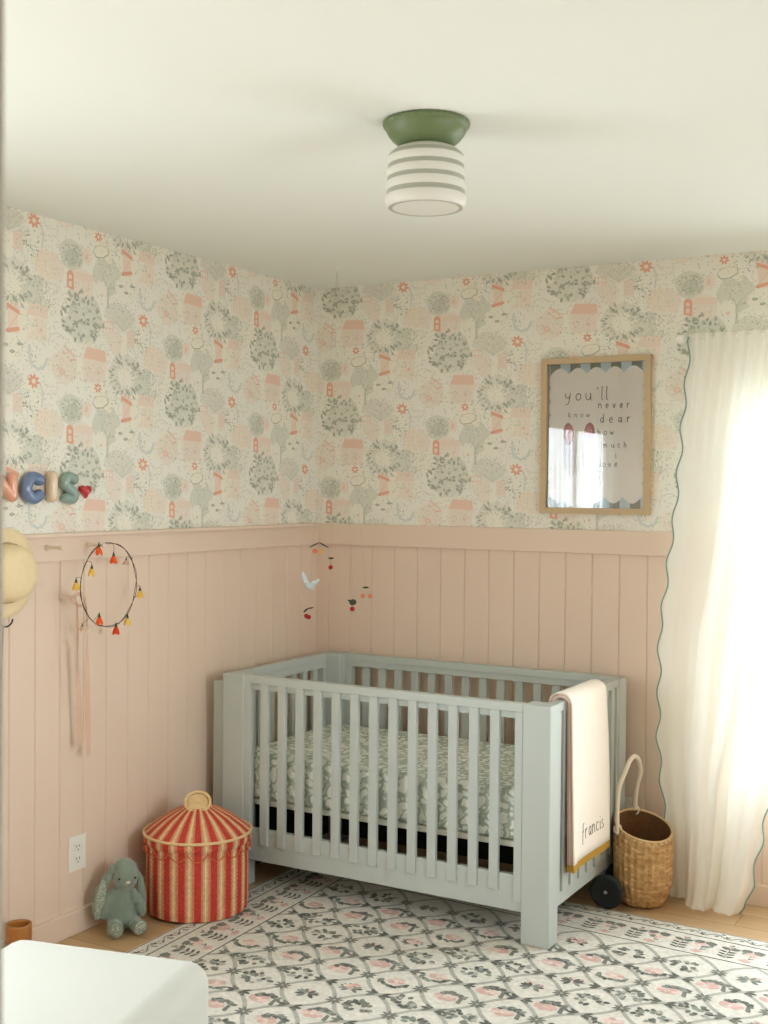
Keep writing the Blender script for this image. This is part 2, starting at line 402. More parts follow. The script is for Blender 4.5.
# wainscot boards with V grooves
GP = .1131
def wainscot(name, mapf, a0, a1, g0, hole):
    mb = MB(); g = g0
    while g - GP > a0: g -= GP
    edges = [a0]
    while g < a1:
        if g > a0 + .005: edges.append(g)
        g += GP
    edges.append(a1)
    gw = .0035; d = .0045
    def put(p, q, c, e):
        # board face from p to q at depth 0 with chamfers down into the grooves
        V = [mapf(p, -d, c), mapf(p + gw, 0, c), mapf(q - gw, 0, c), mapf(q, -d, c), mapf(p, -d, e), mapf(p + gw, 0, e), mapf(q - gw, 0, e), mapf(q, -d, e)]
        mb.add(V, [[0, 1, 5, 4], [1, 2, 6, 5], [2, 3, 7, 6]], False)
    for p, q in zip(edges, edges[1:]): slabs_with_hole(mb, p, q, BT - .01, RB + .01, hole, put)
    return struct(mb.build(name, M_blush))
wainscot('trim_1', lambda a, d, z: (d, a, z), YF, .0045, -1.8205, WL)
wainscot('trim_2', lambda a, d, z: (a, -d, z), -.0045, XR, .1784 - GP, WB)
# chair rails (board with a small projecting cap)
mb = MB()
for (a, b) in ((YF, WL[0]), (WL[1], 0)):
    mb.box(-.01, .014, a, b, RB, RT - .012, .0015); mb.box(-.01, .028, a, b, RT - .014, RT, .003)
struct(mb.build('trim_3', M_blush))
mb = MB()
for (a, b) in ((.012, WB[0]), (WB[1], XR)):
    mb.box(a, b, -.014, .01, RB, RT, .002)
struct(mb.build('trim_4', M_blush))
mb = MB(); mb.box(-.01, .014, YF, 0, 0, BT, .003); struct(mb.build('baseboard_left', M_blush))
mb = MB(); mb.box(0.01, XR, -.014, .01, 0, BT, .003); struct(mb.build('baseboard_back', M_blush))

# ---------------------------------------------------------------- windows
def window(name, mapf, a0, a1, z0, z1):
    """mapf(a, depth into wall, z)"""
    mb = MB()
    def bx(p, q, d0, d1, c, e):
        A = mapf(p, d0, c); B = mapf(q, d1, e)
        mb.box(min(A[0], B[0]), max(A[0], B[0]), min(A[1], B[1]), max(A[1], B[1]), c, e, .002)
    w = .04
    bx(a0, a0 + w, .07, .12, z0, z1); bx(a1 - w, a1, .07, .12, z0, z1); bx(a0 + w, a1 - w, .07, .12, z0, z0 + w); bx(a0 + w, a1 - w, .07, .12, z1 - w, z1)
    m = (a0 + a1) / 2; bx(m - .02, m + .02, .075, .115, z0 + w, z1 - w)
    o = struct(mb.build(name, M_white))
    pm = MB(); pm.add([mapf(a0 + w, .095, z0 + w), mapf(a1 - w, .095, z0 + w), mapf(a1 - w, .095, z1 - w), mapf(a0 + w, .095, z1 - w)], [[0, 1, 2, 3]], False)
    g = pm.build('pane', M_gl); g.parent = o
    return o
window('window_1', lambda a, d, z: (a, d, z), *WB)
window('window_2', lambda a, d, z: (-d * .5 + .005, a, z), *WL)
window('fill_window_3', lambda a, d, z: (XR + d, a, z), *WR)  # unseen window, added to brighten the room

# ---------------------------------------------------------------- rug
RUG = lin((212, 208, 197)); R_DK = lin((100, 101, 94)); R_GR = lin((172, 170, 160)); R_PK = lin((206, 172, 162)); R_LP = lin((218, 194, 184)); R_SG = lin((142, 148, 138)); R_MD = lin((124, 126, 116))
rug = MB(); rug.cur = RUG
FX, FY = .492, -.548                       # inner field corner on the floor
EX = Vector((1, -.05)); EY = Vector((-.035, 1))
def RW(u, v): return (FX + u * EX.x + v * EY.x, FY + u * EX.y + v * EY.y)
UW, VH = 1.97, 2.56                        # field size; v runs 0 .. -VH
BO = .245                                  # border width
RZ = .008
c4 = [(-BO, BO), (UW + BO, BO), (UW + BO, -VH - BO), (-BO, -VH - BO)]
N = 40
top = [RW(*p) for p in c4]
rug.add([(x, y, z) for z in (0.0005, RZ) for x, y in top], [[4, 7, 6, 5], [0, 1, 5, 4], [1, 2, 6, 5], [2, 3, 7, 6], [3, 0, 4, 7], [0, 3, 2, 1]], False)
RPN = [0]
def rp(l, c, pts):
    RPN[0] += 1
    rug.add([(*RW(a, b), RZ + .0002 * l + (RPN[0] % 38) * .000005) for a, b in pts], [list(range(len(pts)))], False, [c])
def rline(l, c, p, q, w):
    dx, dy = q[0] - p[0], q[1] - p[1]; d = math.hypot(dx, dy) or 1; nx, ny = -dy / d * w / 2, dx / d * w / 2
    rp(l, c, [(p[0] + nx, p[1] + ny), (p[0] - nx, p[1] - ny), (q[0] - nx, q[1] - ny), (q[0] + nx, q[1] + ny)])
def rleaf(l, c, x, y, L, W, a):
    ca, sa = math.cos(a), math.sin(a)
    rp(l, c, [(x + p * ca - q * sa, y + p * sa + q * ca) for p, q in ((0, 0), (L * .3, W), (L * .7, W * .9), (L, 0), (L * .7, -W * .9), (L * .3, -W))])
def rblob(l, c, x, y, rx, ry, n=9, j=.12):
    o = random.random() * 6
    rp(l, c, [(x + rx * (1 + random.uniform(-j, j)) * math.cos(o + 2 * PI * k / n), y + ry * (1 + random.uniform(-j, j)) * math.sin(o + 2 * PI * k / n)) for k in range(n)])
def medallion(x0, y0, t):
    global rleaf, rblob
    x, y = x0, y0; G = 1.28
    _l, _b = rleaf0, rblob0
    rleaf = lambda l, c, a, b_, L, W, an: _l(l, c, x0 + (a - x0) * G, y0 + (b_ - y0) * G, L * 1.12, W * 1.15, an)
    rblob = lambda l, c, a, b_, rx, ry: _b(l, c, x0 + (a - x0) * G, y0 + (b_ - y0) * G, rx * 1.15, ry * 1.15)
    medal(x, y, t)
    rleaf, rblob = _l, _b
rleaf0, rblob0 = rleaf, rblob
def medal(x, y, t):
    k = random.uniform(-.3, .3)
    if t == 0:                             # dark leafy tuft
        for i in range(26):
            a = random.uniform(0, 2 * PI); q = math.sqrt(random.random())
            rleaf(3 + .02 * i, random.choice([R_DK, R_MD, R_MD, R_SG, R_GR]), x + .034 * q * math.cos(a) - .006, y + .024 * q * math.sin(a), random.uniform(.016, .026), .0072, a + random.uniform(-.9, .9))
    elif t == 1:                           # pink bloom under dark leaves
        for i in range(9): rblob(3 + .02 * i, random.choice([R_PK, R_LP, R_PK]), x - .008 + .019 * math.cos(i * .9), y - .007 + .012 * math.sin(i * .9), .013, .010)
        for i in range(20): rleaf(3.3 + .02 * i, random.choice([R_DK, R_MD, R_SG]), x - .030 + i * .0032, y + .010 + .012 * math.sin(i / 19 * PI), random.uniform(.016, .026), .0068, random.uniform(-.7, .9))
        for i in range(6): rleaf(3.8 + .02 * i, R_MD, x + .026, y + .008 - i * .005, .018, .005, -.9 + .1 * i)
    elif t == 2:                           # pale bloom in a dark crescent
        for i in range(8): rblob(3 + .02 * i, random.choice([R_LP, R_PK]), x + .004 + .016 * math.cos(i), y + .006 + .012 * math.sin(i), .011, .009)
        for i in range(17):
            a = PI * .92 + i / 16 * PI * .95; rleaf(3.3 + .02 * i, random.choice([R_DK, R_SG, R_MD]), x + .033 * math.cos(a), y + .022 * math.sin(a), .020, .0062, a + random.uniform(.6, 1.8))
    else:                                  # sparse pink sprig
        for i in range(9): rblob(3 + .02 * i, random.choice([R_PK, R_LP]), x + random.uniform(-.020, .020), y + random.uniform(-.010, .018), .010, .008)
        for i, a in enumerate((.3, .7, 1.2, 2.0, 2.5, 2.9, 3.6, 4.2, 5.6)): rleaf(3.3 + .02 * i, random.choice([R_MD, R_SG, R_DK]), x + .006 * math.cos(a), y - .006, .032, .006, a)
LX, LY = .195, .2135
# node lattice in rug coordinates: side stars at u = us + i LX
def inside(x, y): return 0.0 < x < UW and -VH < y < 0
us = 1.348 - 6 * LX - LX; vs0 = -.107 - .2135 / 2 * 0
for i in range(-1, 13):
    for j in range(-1, 14):
        for half in (0, 1):
            cx = .06 + i * LX + (LX / 2 if half else 0); cy = -.112 - j * LY - (LY / 2 if half else 0)   # medallion centre
            t = [0, 1, 0, 2, 3, 1][(i * 2 + j * 3 + half * 3) % 6]
            if .035 < cx < UW - .035 and -VH + .035 < cy < -.03: medallion(cx, cy, t)
            # rounded diamond outline round the medallion
            for sx, sy in ((1, 1), (1, -1), (-1, 1), (-1, -1)):
                prev = None
                for k in range(7):
                    s = k / 6; bul = math.sin(PI * s) * .008
                    p = (cx + sx * (LX / 2 * (1 - s) + bul), cy + sy * (LY / 2 * s + bul))
                    if prev and inside(*p) and inside(*prev) and half == 0: rline(1, R_GR, prev, p, .0145)
                    prev = p
            # node ornaments: right vertex and top vertex
            nx, ny = cx + LX / 2, cy
            if half == 0 and .02 < nx < UW - .02 and -VH + .02 < ny < -.02:
                for k in range(8): rleaf(5 + .03 * k, R_MD, nx, ny, .031, .0050, k * PI / 4 + .39)
                rblob(6, R_GR, nx, ny, .005, .005)
            nx, ny = cx, cy + LY / 2
            if half == 0 and .035 < nx < UW - .035 and -VH + .02 < ny < -.02:
                for s in (-1, 1):
                    for a in (-.8, 0, .8): rleaf(5 + .03 * (a + 1), random.choice([R_MD, R_DK]), nx + s * .012, ny, .034, .0068, a * s + (0 if s > 0 else PI))
                    rleaf(5, R_DK, nx + s * .012, ny, .016, .005, -PI / 2 * s)
# border lines
def frame_line(off, w, c):
    q = [(-off, off), (UW + off, off), (UW + off, -VH - off), (-off, -VH - off)]
    for k in range(4): rline(2, c, q[k], q[(k + 1) % 4], w)
frame_line(0, .006, R_DK); frame_line(.168, .006, R_DK); frame_line(BO - .006, .005, R_MD)
# wide border: flowering stems; narrow border: scrolling vine
def border_run(length, place):
    n = int(length / .158)
    for i in range(n):
        s = (i + .5) * length / n
        # stem with paired leaves
        q = lambda ds, t: place(s + ds, t)
        def L(c, ds, t, Ln, W, a):
            p0 = q(ds, t); p1 = q(ds + Ln * math.cos(a), t + Ln * math.sin(a)); aa = math.atan2(p1[1] - p0[1], p1[0] - p0[0]); rleaf(4, c, p0[0], p0[1], Ln, W, aa)
        rline(3, R_MD, q(-.045, .02), q(-.035, .14), .003)
        for t in (.03, .052, .074): L(R_DK, -.043, t, .032, .0055, .35); L(R_DK, -.043, t, .032, .0055, PI - .35)
        L(R_MD, -.038, .10, .038, .011, .5); L(R_MD, -.038, .10, .038, .011, PI - .5); 
        for k in range(5):
            p = q(-.036 + random.uniform(-.012, .012), .13 + random.uniform(-.008, .012)); rblob(4, random.choice([R_PK, R_SG]), p[0], p[1], .006, .006)
        # rhombic bloom with a dark roof and pink heart
        for k in range(6): p = q(.035 + .020 * math.cos(k), .094 + .014 * math.sin(k)); rblob(3, random.choice([R_LP, R_PK, R_SG]), p[0], p[1], .014, .012)
        for k in range(5): L(R_MD, .035, .128 - k * .0, .044, .010, -.15 - k * .28 if k < 3 else -PI + .15 + (k - 3) * .35)
        rline(3, R_MD, q(.035, .08), q(.030, .05), .003)
        for k in range(4): p = q(.022 + .012 * math.cos(k * 1.6), .032 + .007 * math.sin(k * 1.6)); rblob(3, R_PK, p[0], p[1], .010, .008)
        L(R_MD, .03, .05, .022, .004, .5)
    m = int(length / .085)
    for i in range(m):
        s0 = i * length / m; st = length / m; prev = None
        for k in range(9):
            t = k / 8; p = place(s0 + st * t, .204 + .014 * math.sin(2 * PI * t))
            if prev: rline(3, R_MD, prev, p, .0045)
            prev = p
        for (ds, t, a) in ((.02, .196, .9), (.055, .214, -1.1), (.035, .222, .2), (.07, .19, 2.6)):
            p0 = place(s0 + ds, t); rleaf(4, random.choice([R_DK, R_MD, R_SG]), p0[0], p0[1], .018, .005, a)
        p = place(s0 + st * .25, .2); rblob(4, R_SG, p[0], p[1], .007, .007); p = place(s0 + st * .75, .208); rblob(4, R_GR, p[0], p[1], .007, .007)
border_run(UW + .3, lambda s, t: (s - .15, t))
border_run(VH + .3, lambda s, t: (-t, -VH - .15 + s))
border_run(VH + .3, lambda s, t: (UW + t, .15 - s))
border_run(UW + .3, lambda s, t: (UW + .15 - s, -VH - t))
M_rug = mat_attr('woven_rug', .95, .1, bump=(260, .5, .003), mottle=(60, .10))
o = rug.build('area_rug', M_rug, dye=True); tag(o, 'cream area rug printed with grey diamond lattice and pink blooms', 'rug')

# ---------------------------------------------------------------- crib
M_crib = mat('crib_lacquer', (180, 187, 181), .42, .4, noise=(2.5, .03), bump=(50, .04, .001))
X0, X1, YFc, YRc, CH = .1128, 1.4765, -.8399, -.0557, .824
PW, PD = .1018, .0851
crib = thing('baby_crib', ((X0 + X1) / 2, (YFc + YRc) / 2, RZ), 'grey-green wooden baby crib with slatted sides in the room corner', 'crib')
def cb(name, *boxes, bev=.003):
    mb = MB()
    for bx in boxes: mb.box(*bx, bev)
    return mb.build(name, M_crib, crib)
for (xa, xb) in ((X0, X0 + PW), (X1 - PW, X1)):
    for (ya, yb) in ((YFc, YFc + PD), (YRc - PD, YRc)):
        cb('corner_post', (xa, xb, ya, yb, RZ if (yb < -.4 and xa > 1) else .0005, CH), bev=.005)
def long_panel(y, s):
    """y outer face, s = +1 when the outside looks towards -y (front)"""
    Y = lambda a, b: (min(y + s * a, y + s * b), max(y + s * a, y + s * b))
    xa, xb = X0 + PW, X1 - PW
    cb('top_rail', (xa, xb, *Y(.003, .040), CH - .029, CH), (xa, xb, *Y(.016, .036), CH - .054, CH - .029), bev=.002)
    cb('bottom_rail', (xa, xb, *Y(.012, .036), .113, .236), bev=.002)
    cb('end_stile', (xa, xa + .029, *Y(.003, .014), .150, CH - .029), bev=.0015); cb('end_stile', (xb - .029, xb, *Y(.003, .014), .150, CH - .029), bev=.0015)
    cb('end_stile', (xa, xa + .029, *Y(.014, .034), .236, CH - .054), bev=.0015); cb('end_stile', (xb - .029, xb, *Y(.014, .034), .236, CH - .054), bev=.0015)
    for i in range(13):
        x = .3078 + .0802 * i
        cb('slat', (x - .017, x + .017, *Y(.003, .020), .178, CH - .029), bev=.0015)
long_panel(YFc, 1); long_panel(YRc, -1)
def end_panel(x, s):
    X = lambda a, b: (min(x + s * a, x + s * b), max(x + s * a, x + s * b))
    ya, yb = YFc + PD, YRc - PD
    cb('top_rail', (*X(.003, .040), ya, yb, CH - .029, CH), (*X(.016, .036), ya, yb, CH - .060, CH - .029), bev=.002)
    cb('bottom_rail', (*X(.012, .036), ya, yb, .120, .215), bev=.002)
    cb('end_stile', (*X(.003, .034), ya, ya + .022, .150, CH - .029), bev=.0015); cb('end_stile', (*X(.003, .034), yb - .022, yb, .150, CH - .029), bev=.0015)
    n = 7
    for i in range(n):
        y = ya + .022 + (yb - ya - .044) * (i + .5 + .25 * 0) / n
        cb('slat', (*X(.003, .020), y - .016, y + .016, .168, CH - .029), bev=.0015)
end_panel(X0, 1); end_panel(X1, -1)
# slim board on the wall side of the crib
cb('side_board', (.046, X0 + .001, YFc + .03, YFc + .062, .0005, .785))
# mattress base and mattress
M_base = mat('mattress_board', (222, 224, 214), .6, .3)
mb = MB(); mb.box(X0 + .042, X1 - .042, YFc + .052, YRc - .052, .318, .338, .003); mb.build('mattress_board', M_base, crib)
M_crib_shade = mat('under_crib_shade', (44, 42, 40), .95, .1)  # near-black panels added to darken the space under the crib
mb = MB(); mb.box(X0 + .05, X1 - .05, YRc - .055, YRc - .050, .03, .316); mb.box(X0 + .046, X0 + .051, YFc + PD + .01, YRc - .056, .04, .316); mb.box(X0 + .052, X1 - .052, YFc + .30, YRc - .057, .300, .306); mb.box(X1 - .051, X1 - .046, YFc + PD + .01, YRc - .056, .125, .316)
o = mb.build('shade_panels', M_crib_shade, crib); o['label'] = 'dark panels added as shade below the mattress board'
ms = bpy.data.materials.new('rabbit_print_sheet'); ms.use_nodes = True; nt = ms.node_tree; b = nt.nodes['Principled BSDF']
tc = nt.nodes.new('ShaderNodeTexCoord')
n1 = nt.nodes.new('ShaderNodeTexNoise'); n1.inputs['Scale'].default_value = 22; n1.inputs['Detail'].default_value = 1
vm = nt.nodes.new('ShaderNodeVectorMath'); vm.operation = 'MULTIPLY_ADD'; vm.inputs[1].default_value = (.06, .06, .06)
nt.links.new(tc.outputs['Object'], n1.inputs['Vector']); nt.links.new(n1.outputs['Color'], vm.inputs[0]); nt.links.new(tc.outputs['Object'], vm.inputs[2])
vo = nt.nodes.new('ShaderNodeTexVoronoi'); vo.inputs['Scale'].default_value = 27; vo.feature = 'F1'; vo.inputs['Randomness'].default_value = .8
nt.links.new(vm.outputs['Vector'], vo.inputs['Vector'])
cr = nt.nodes.new('ShaderNodeValToRGB'); cr.color_ramp.interpolation = 'LINEAR'
cr.color_ramp.elements[0].position = .40; cr.color_ramp.elements[0].color = (*lin((236, 239, 233)), 1)
cr.color_ramp.elements[1].position = .50; cr.color_ramp.elements[1].color = (*lin((168, 181, 170)), 1)
e = cr.color_ramp.elements.new(.66); e.color = (*lin((172, 185, 174)), 1)
e = cr.color_ramp.elements.new(.72); e.color = (*lin((220, 226, 216)), 1)
nt.links.new(vo.outputs['Distance'], cr.inputs['Fac']); nt.links.new(cr.outputs['Color'], b.inputs['Base Color']); b.inputs['Roughness'].default_value = .85
mb = MB(); mb.box(X0 + .046, X1 - .046, YFc + .046, YRc - .046, .3385, .520, .028, 5, smooth=True)
mb.v = [(x, y, z - (.030 * max(0, 1 - (abs(x - (X0 + X1) / 2) / .60) ** 3) if z < .40 else 0)) for (x, y, z) in mb.v]
mat_o = mb.build('mattress', ms); tag(mat_o, 'crib mattress in a sage green fitted sheet with white rabbit print', 'mattress')

# ---------------------------------------------------------------- blanket folded over the right end of the crib
M_blk = mat('cream_knit', (238, 228, 214), .95, .1, bump=(160, .35, .002), sheen=.2)
M_blp = mat('pink_knit', (222, 184, 168), .95, .1, bump=(160, .35, .002), sheen=.2)
M_bly = mat('mustard_knit', (222, 176, 84), .95, .1, bump=(160, .35, .002))
M_ink = mat('dark_thread', (72, 66, 62), .9, .1)
blk = thing('knitted_blanket', (X1 + .01, -.5, CH), 'cream and pink knitted blanket draped over the right end of the crib', 'blanket')
RAILC = X1 - .0215                          # centre of the rail it hangs on
def blk_dx(y, fl): return (.007 + .004 * math.sin(y * 14)) * fl
def blanket_layer(off, ya, yb, zo, zi, mb_body, mb_hem, wob, thick=.0040):
    """cross-section path over the rail: outside bottom -> top -> inside bottom"""
    r = .0185 + off + .004
    top = CH - .010
    path = []
    nz = 22
    for k in range(nz): path.append((RAILC + r, zo + (top - zo) * k / nz, k / nz))
    for k in range(9): a = PI * k / 8; path.append((RAILC + r * math.cos(a), max(top, CH - .012) + (.0165 + off) * math.sin(a), 1))
    for k in range(1, 9): path.append((RAILC - r, top - (top - zi) * k / 8, 1 - k / 8))
    ny = 18
    V = []; 
    for i, (x, z, t) in enumerate(path):
        for j in range(ny + 1):
            s = j / ny
            fl = (1 - t)                     # free at the bottom, held at the rail
            outside = i < nz
            y0 = ya + (-.010 * fl if outside else 0); y1 = yb + (.022 * math.sin(fl * 2.6) * (1 if outside else .3))
            y = y0 + (y1 - y0) * s
            dx = blk_dx(y, fl) * (1 + off * 60 * (1 if s < .12 else .3)) if outside else -.002 * fl
            dz = (-.004 * math.sin(s * PI) + .022 * math.exp(-(s * 9)**2) * 0) * fl
            V.append(Vector((x + dx, y, z + dz)))
    rows = len(path)
    # build as a closed slab
    def nrm(i, j):
        a = V[min(i + 1, rows - 1) * (ny + 1) + j] - V[max(i - 1, 0) * (ny + 1) + j]
        b_ = V[i * (ny + 1) + min(j + 1, ny)] - V[i * (ny + 1) + max(j - 1, 0)]
        n = a.cross(b_); n.normalize(); return n
    W = []
    for i in range(rows):
        for j in range(ny + 1): W.append(V[i * (ny + 1) + j] - nrm(i, j) * thick)
    for mbx, ra, rb_ in ((mb_hem, 0, 1), (mb_body, 1, rows - 1)):
        fs = []; n0 = len(V)
        for i in range(ra, rb_):
            for j in range(ny):
                a = i * (ny + 1) + j; fs.append([a, a + 1, a + ny + 2, a + ny + 1]); fs.append([n0 + a + ny + 1, n0 + a + ny + 2, n0 + a + 1, n0 + a])
            a = i * (ny + 1); fs.append([a, a + ny + 1, n0 + a + ny + 1, n0 + a]); a = i * (ny + 1) + ny; fs.append([a, n0 + a, n0 + a + ny + 1, a + ny + 1])
        for row in (ra, rb_):
            for j in range(ny): a = row * (ny + 1) + j; fs.append([a, n0 + a, n0 + a + 1, a + 1])
        mbx.add(V + W, fs, True)
mbB = MB(); mbH = MB(); mbP = MB()
for k in range(4):
    mbB = MB(); mbH = MB()
    blanket_layer(.0056 * k, -.692 - .003 * k, -.350, .236, .55, mbB, mbH, 0)
    o = mbB.build('outer_layer' if k == 3 else 'folded_layer', M_blk if k in (1, 3) else M_blp, blk)
    if k in (0, 2): o['label'] = 'pink inner fold of the blanket'
    h = mbH.build('hem', M_bly); h.parent = o; h['label'] = 'mustard yellow hem band'

# ---------------------------------------------------------------- handwriting strokes
GL = {
 'y': [[(0, 1), (.1, .45), (.4, .35), (.6, .6)], [(.7, 1), (.6, .3), (.4, -.4), (.05, -.5)]],
 'o': [[(.4, .95), (.08, .7), (.1, .2), (.4, .05), (.7, .3), (.68, .75), (.4, .95)]],
 'u': [[(0, .95), (.05, .2), (.35, .05), (.6, .4), (.65, .95)], [(.65, .95), (.68, .1), (.8, 0)]],
 "'": [[(.1, 1.7), (.2, 1.4)]],
 'l': [[(.15, 1.8), (.1, .2), (.3, .02)]],
 'n': [[(.05, .95), (.02, 0)], [(.03, .6), (.3, .95), (.55, .7), (.65, 0)]],
 'e': [[(.05, .5), (.6, .55), (.5, .9), (.2, .85), (.05, .4), (.25, .02), (.6, .1)]],
 'v': [[(0, .9), (.28, .02), (.6, .95)]],
 'r': [[(.05, .95), (.05, 0)], [(.06, .6), (.3, .92), (.6, .9)]],
 'k': [[(.05, 1.5), (.05, 0)], [(.55, .95), (.08, .45), (.6, 0)]],
 'w': [[(0, .9), (.2, .05), (.42, .7), (.62, .05), (.9, .95)]],
 'd': [[(.6, .8), (.2, .85), (.05, .3), (.3, .02), (.6, .4)], [(.68, 1.7), (.6, .5), (.66, 0)]],
 'a': [[(.6, .8), (.25, .9), (.05, .4), (.25, .03), (.58, .4)], [(.62, .9), (.62, .1), (.75, 0)]],
 'h': [[(.05, 1.6), (.03, 0)], [(.04, .55), (.3, .9), (.55, .65), (.6, 0)]],
 'm': [[(.02, .95), (.02, 0)], [(.03, .6), (.25, .95), (.42, .6), (.42, 0)], [(.43, .6), (.65, .95), (.85, .6), (.88, 0)]],
 'c': [[(.6, .8), (.3, .95), (.05, .5), (.25, .05), (.62, .15)]],
 'i': [[(.1, .9), (.12, .1), (.22, 0)], [(.12, 1.35), (.14, 1.28)]],
 's': [[(.5, .85), (.2, .9), (.15, .6), (.5, .35), (.4, .05), (.05, .1)]],
 'f': [[(.6, 1.6), (.35, 1.6), (.25, .8), (.2, -.5)], [(.02, .8), (.5, .85)]],
}
def write(mb, text, mapf, x, y, size, sp, w, lift=0.0):
    """mapf(a, b) -> 3D point; strokes are thin slightly raised ribbons"""
    for ch in text:
        if ch in GL:
            for st in GL[ch]:
                pts = smooth_path([(x + a * size, y + b_ * size, 0) for a, b_ in st], 4) if len(st) > 2 else [Vector((x + a * size, y + b_ * size, 0)) for a, b_ in st]
                mb.tube([mapf(p.x, p.y) for p in pts], w, 6)
        x += sp * size * (.45 if ch in "'il" else 1.3 if ch in 'mw' else 1)
    return x
mb = MB(); bx = RAILC + .0185 + .0056 * 3 + .004
def on_blanket(a, b_):
    y = -.600 + a; fl = 1 - (b_ - .236) / (CH - .010 - .236)
    return (bx + blk_dx(y, fl) * (1 + .0168 * 60 * .3) + .0045, y, b_)
write(mb, 'francis', on_blanket, 0, .322, .034, .98, .0012)
mb.build('embroidery', M_ink, blk)

# ---------------------------------------------------------------- framed picture
M_oak = mat('pale_oak', (190, 166, 130), .5, .3, noise=(30, .08))
fr = thing('framed_picture', (1.32, -.001, 1.45), 'oak framed nursery print with handwritten words and scalloped edge above the crib', 'picture')
fx0, fx1, fz0, fz1, fw = 1.0925, 1.545, 1.4525, 2.0755, .0235
mb = MB()
for (a, b_, c, d) in ((fx0, fx0 + fw, fz0, fz1), (fx1 - fw, fx1, fz0, fz1), (fx0 + fw, fx1 - fw, fz0, fz0 + fw), (fx0 + fw, fx1 - fw, fz1 - fw, fz1)):
    mb.box(a, b_, -.028, -.001, c, d, .0012)
mb.build('frame', M_oak, fr)
ax0, ax1, az0, az1 = fx0 + fw, fx1 - fw, fz0 + fw, fz1 - fw
S_D = lin((126, 126, 108)); S_L = lin((190, 205, 206)); S_P = lin((232, 226, 214)); S_W = lin((240, 238, 232)); S_E = lin((196, 120, 108)); S_E2 = lin((170, 100, 100)); S_EG = lin((216, 206, 206))
art = MB(); yy = -.006
def ap(l, c, pts): art.add([(a, yy - .0002 * l, b_) for a, b_ in pts], [list(range(len(pts)))], False, [c])
art.cur = S_L; art.box(ax0, ax1, -.006, -.002, az0, az1)
n = 9; sw = (ax1 - ax0) / (n + .6)
for k in range(n):
    a = ax0 + sw * (k + .22); 
    if k % 2 == 0: ap(1, S_D, [(a, az0), (min(a + sw, ax1), az0), (min(a + sw, ax1), az1), (a, az1)])
px0, px1, pz0, pz1 = ax0 + .012, ax1 - .012, az0 + .045, az1 - .040
def scallop_loop(x0, x1, z0, z1, nx, nz):
    pts = []
    def run(ax, az, bx_, bz, n, ox, oz):
        for i in range(n):
            for k in range(6):
                t = (i + k / 6) / n; s = math.sin(PI * k / 6)
                pts.append((ax + (bx_ - ax) * t + ox * s, az + (bz - az) * t + oz * s))
    run(x0, z0, x1, z0, nx, 0, -.026); run(x1, z0, x1, z1, nz, .009, 0); run(x1, z1, x0, z1, nx, 0, .024); run(x0, z1, x0, z0, nz, -.009, 0)
    return pts
lp = scallop_loop(px0, px1, pz0, pz1, 5, 9); cx_, cz_ = (px0 + px1) / 2, (pz0 + pz1) / 2
art.add([(cx_, yy - .0006, cz_)] + [(a, yy - .0006, b_) for a, b_ in lp], [[0, i + 1, (i + 1) % len(lp) + 1] for i in range(len(lp))], False, [S_P] * len(lp))
def ellp(l, c, x, z, rx, rz, rot=0, n=20):
    ca, sa = math.cos(rot), math.sin(rot)
    ap(l, c, [(x + rx * math.cos(t) * ca - rz * math.sin(t) * sa, z + rx * math.cos(t) * sa + rz * math.sin(t) * ca) for t in [2 * PI * k / n for k in range(n)]])
# the printed white rabbit seen from behind: two pink-tipped ears, head and body
ellp(4, S_W, 1.258, 1.545, .085, .072)
for (x, rot) in ((1.208, .05), (1.290, -.05)):
    ellp(5, S_EG, x, 1.705, .028, .115, rot); ellp(6, S_E2, x + (-.003 if rot > 0 else .003), 1.772, .0225, .044, rot); ellp(7, S_E, x, 1.768, .015, .036, rot)
art.build('print', mat_attr('printed_paper', .8, .2), fr, dye=True)
wr = lambda a, b_: (a, yy - .0014, b_)
# (text, pixel-derived position)
for (t, x, z, s, sp, w) in (("you'll", 1.190, 1.905, .030, 1.45, .0013), ('never', 1.330, 1.872, .018, 1.62, .0011), ('know', 1.205, 1.838, .014, 1.8, .0009),
                            ('dear', 1.338, 1.815, .021, 1.75, .0013), ('how', 1.328, 1.766, .016, 1.6, .0010), ('much', 1.352, 1.716, .015, 1.7, .0010), ('i', 1.402, 1.674, .016, 1.5, .0010), ('love', 1.338, 1.640, .016, 1.55, .0011)):
    mb = MB(); write(mb, t, wr, x, z, s, sp, w); mb.build('printed_word', M_ink, fr)
M_pg = bpy.data.materials.new('picture_glass'); M_pg.use_nodes = True; thin_glass(M_pg, 1.9, .02)
mb = MB(); mb.box(ax0, ax1, -.0115, -.0095, az0, az1)
gm = MB(); gm.add([(ax0, -.011, az0), (ax1, -.011, az0), (ax1, -.011, az1), (ax0, -.011, az1)], [[0, 1, 2, 3]], False); gm.build('glass', M_pg, fr)

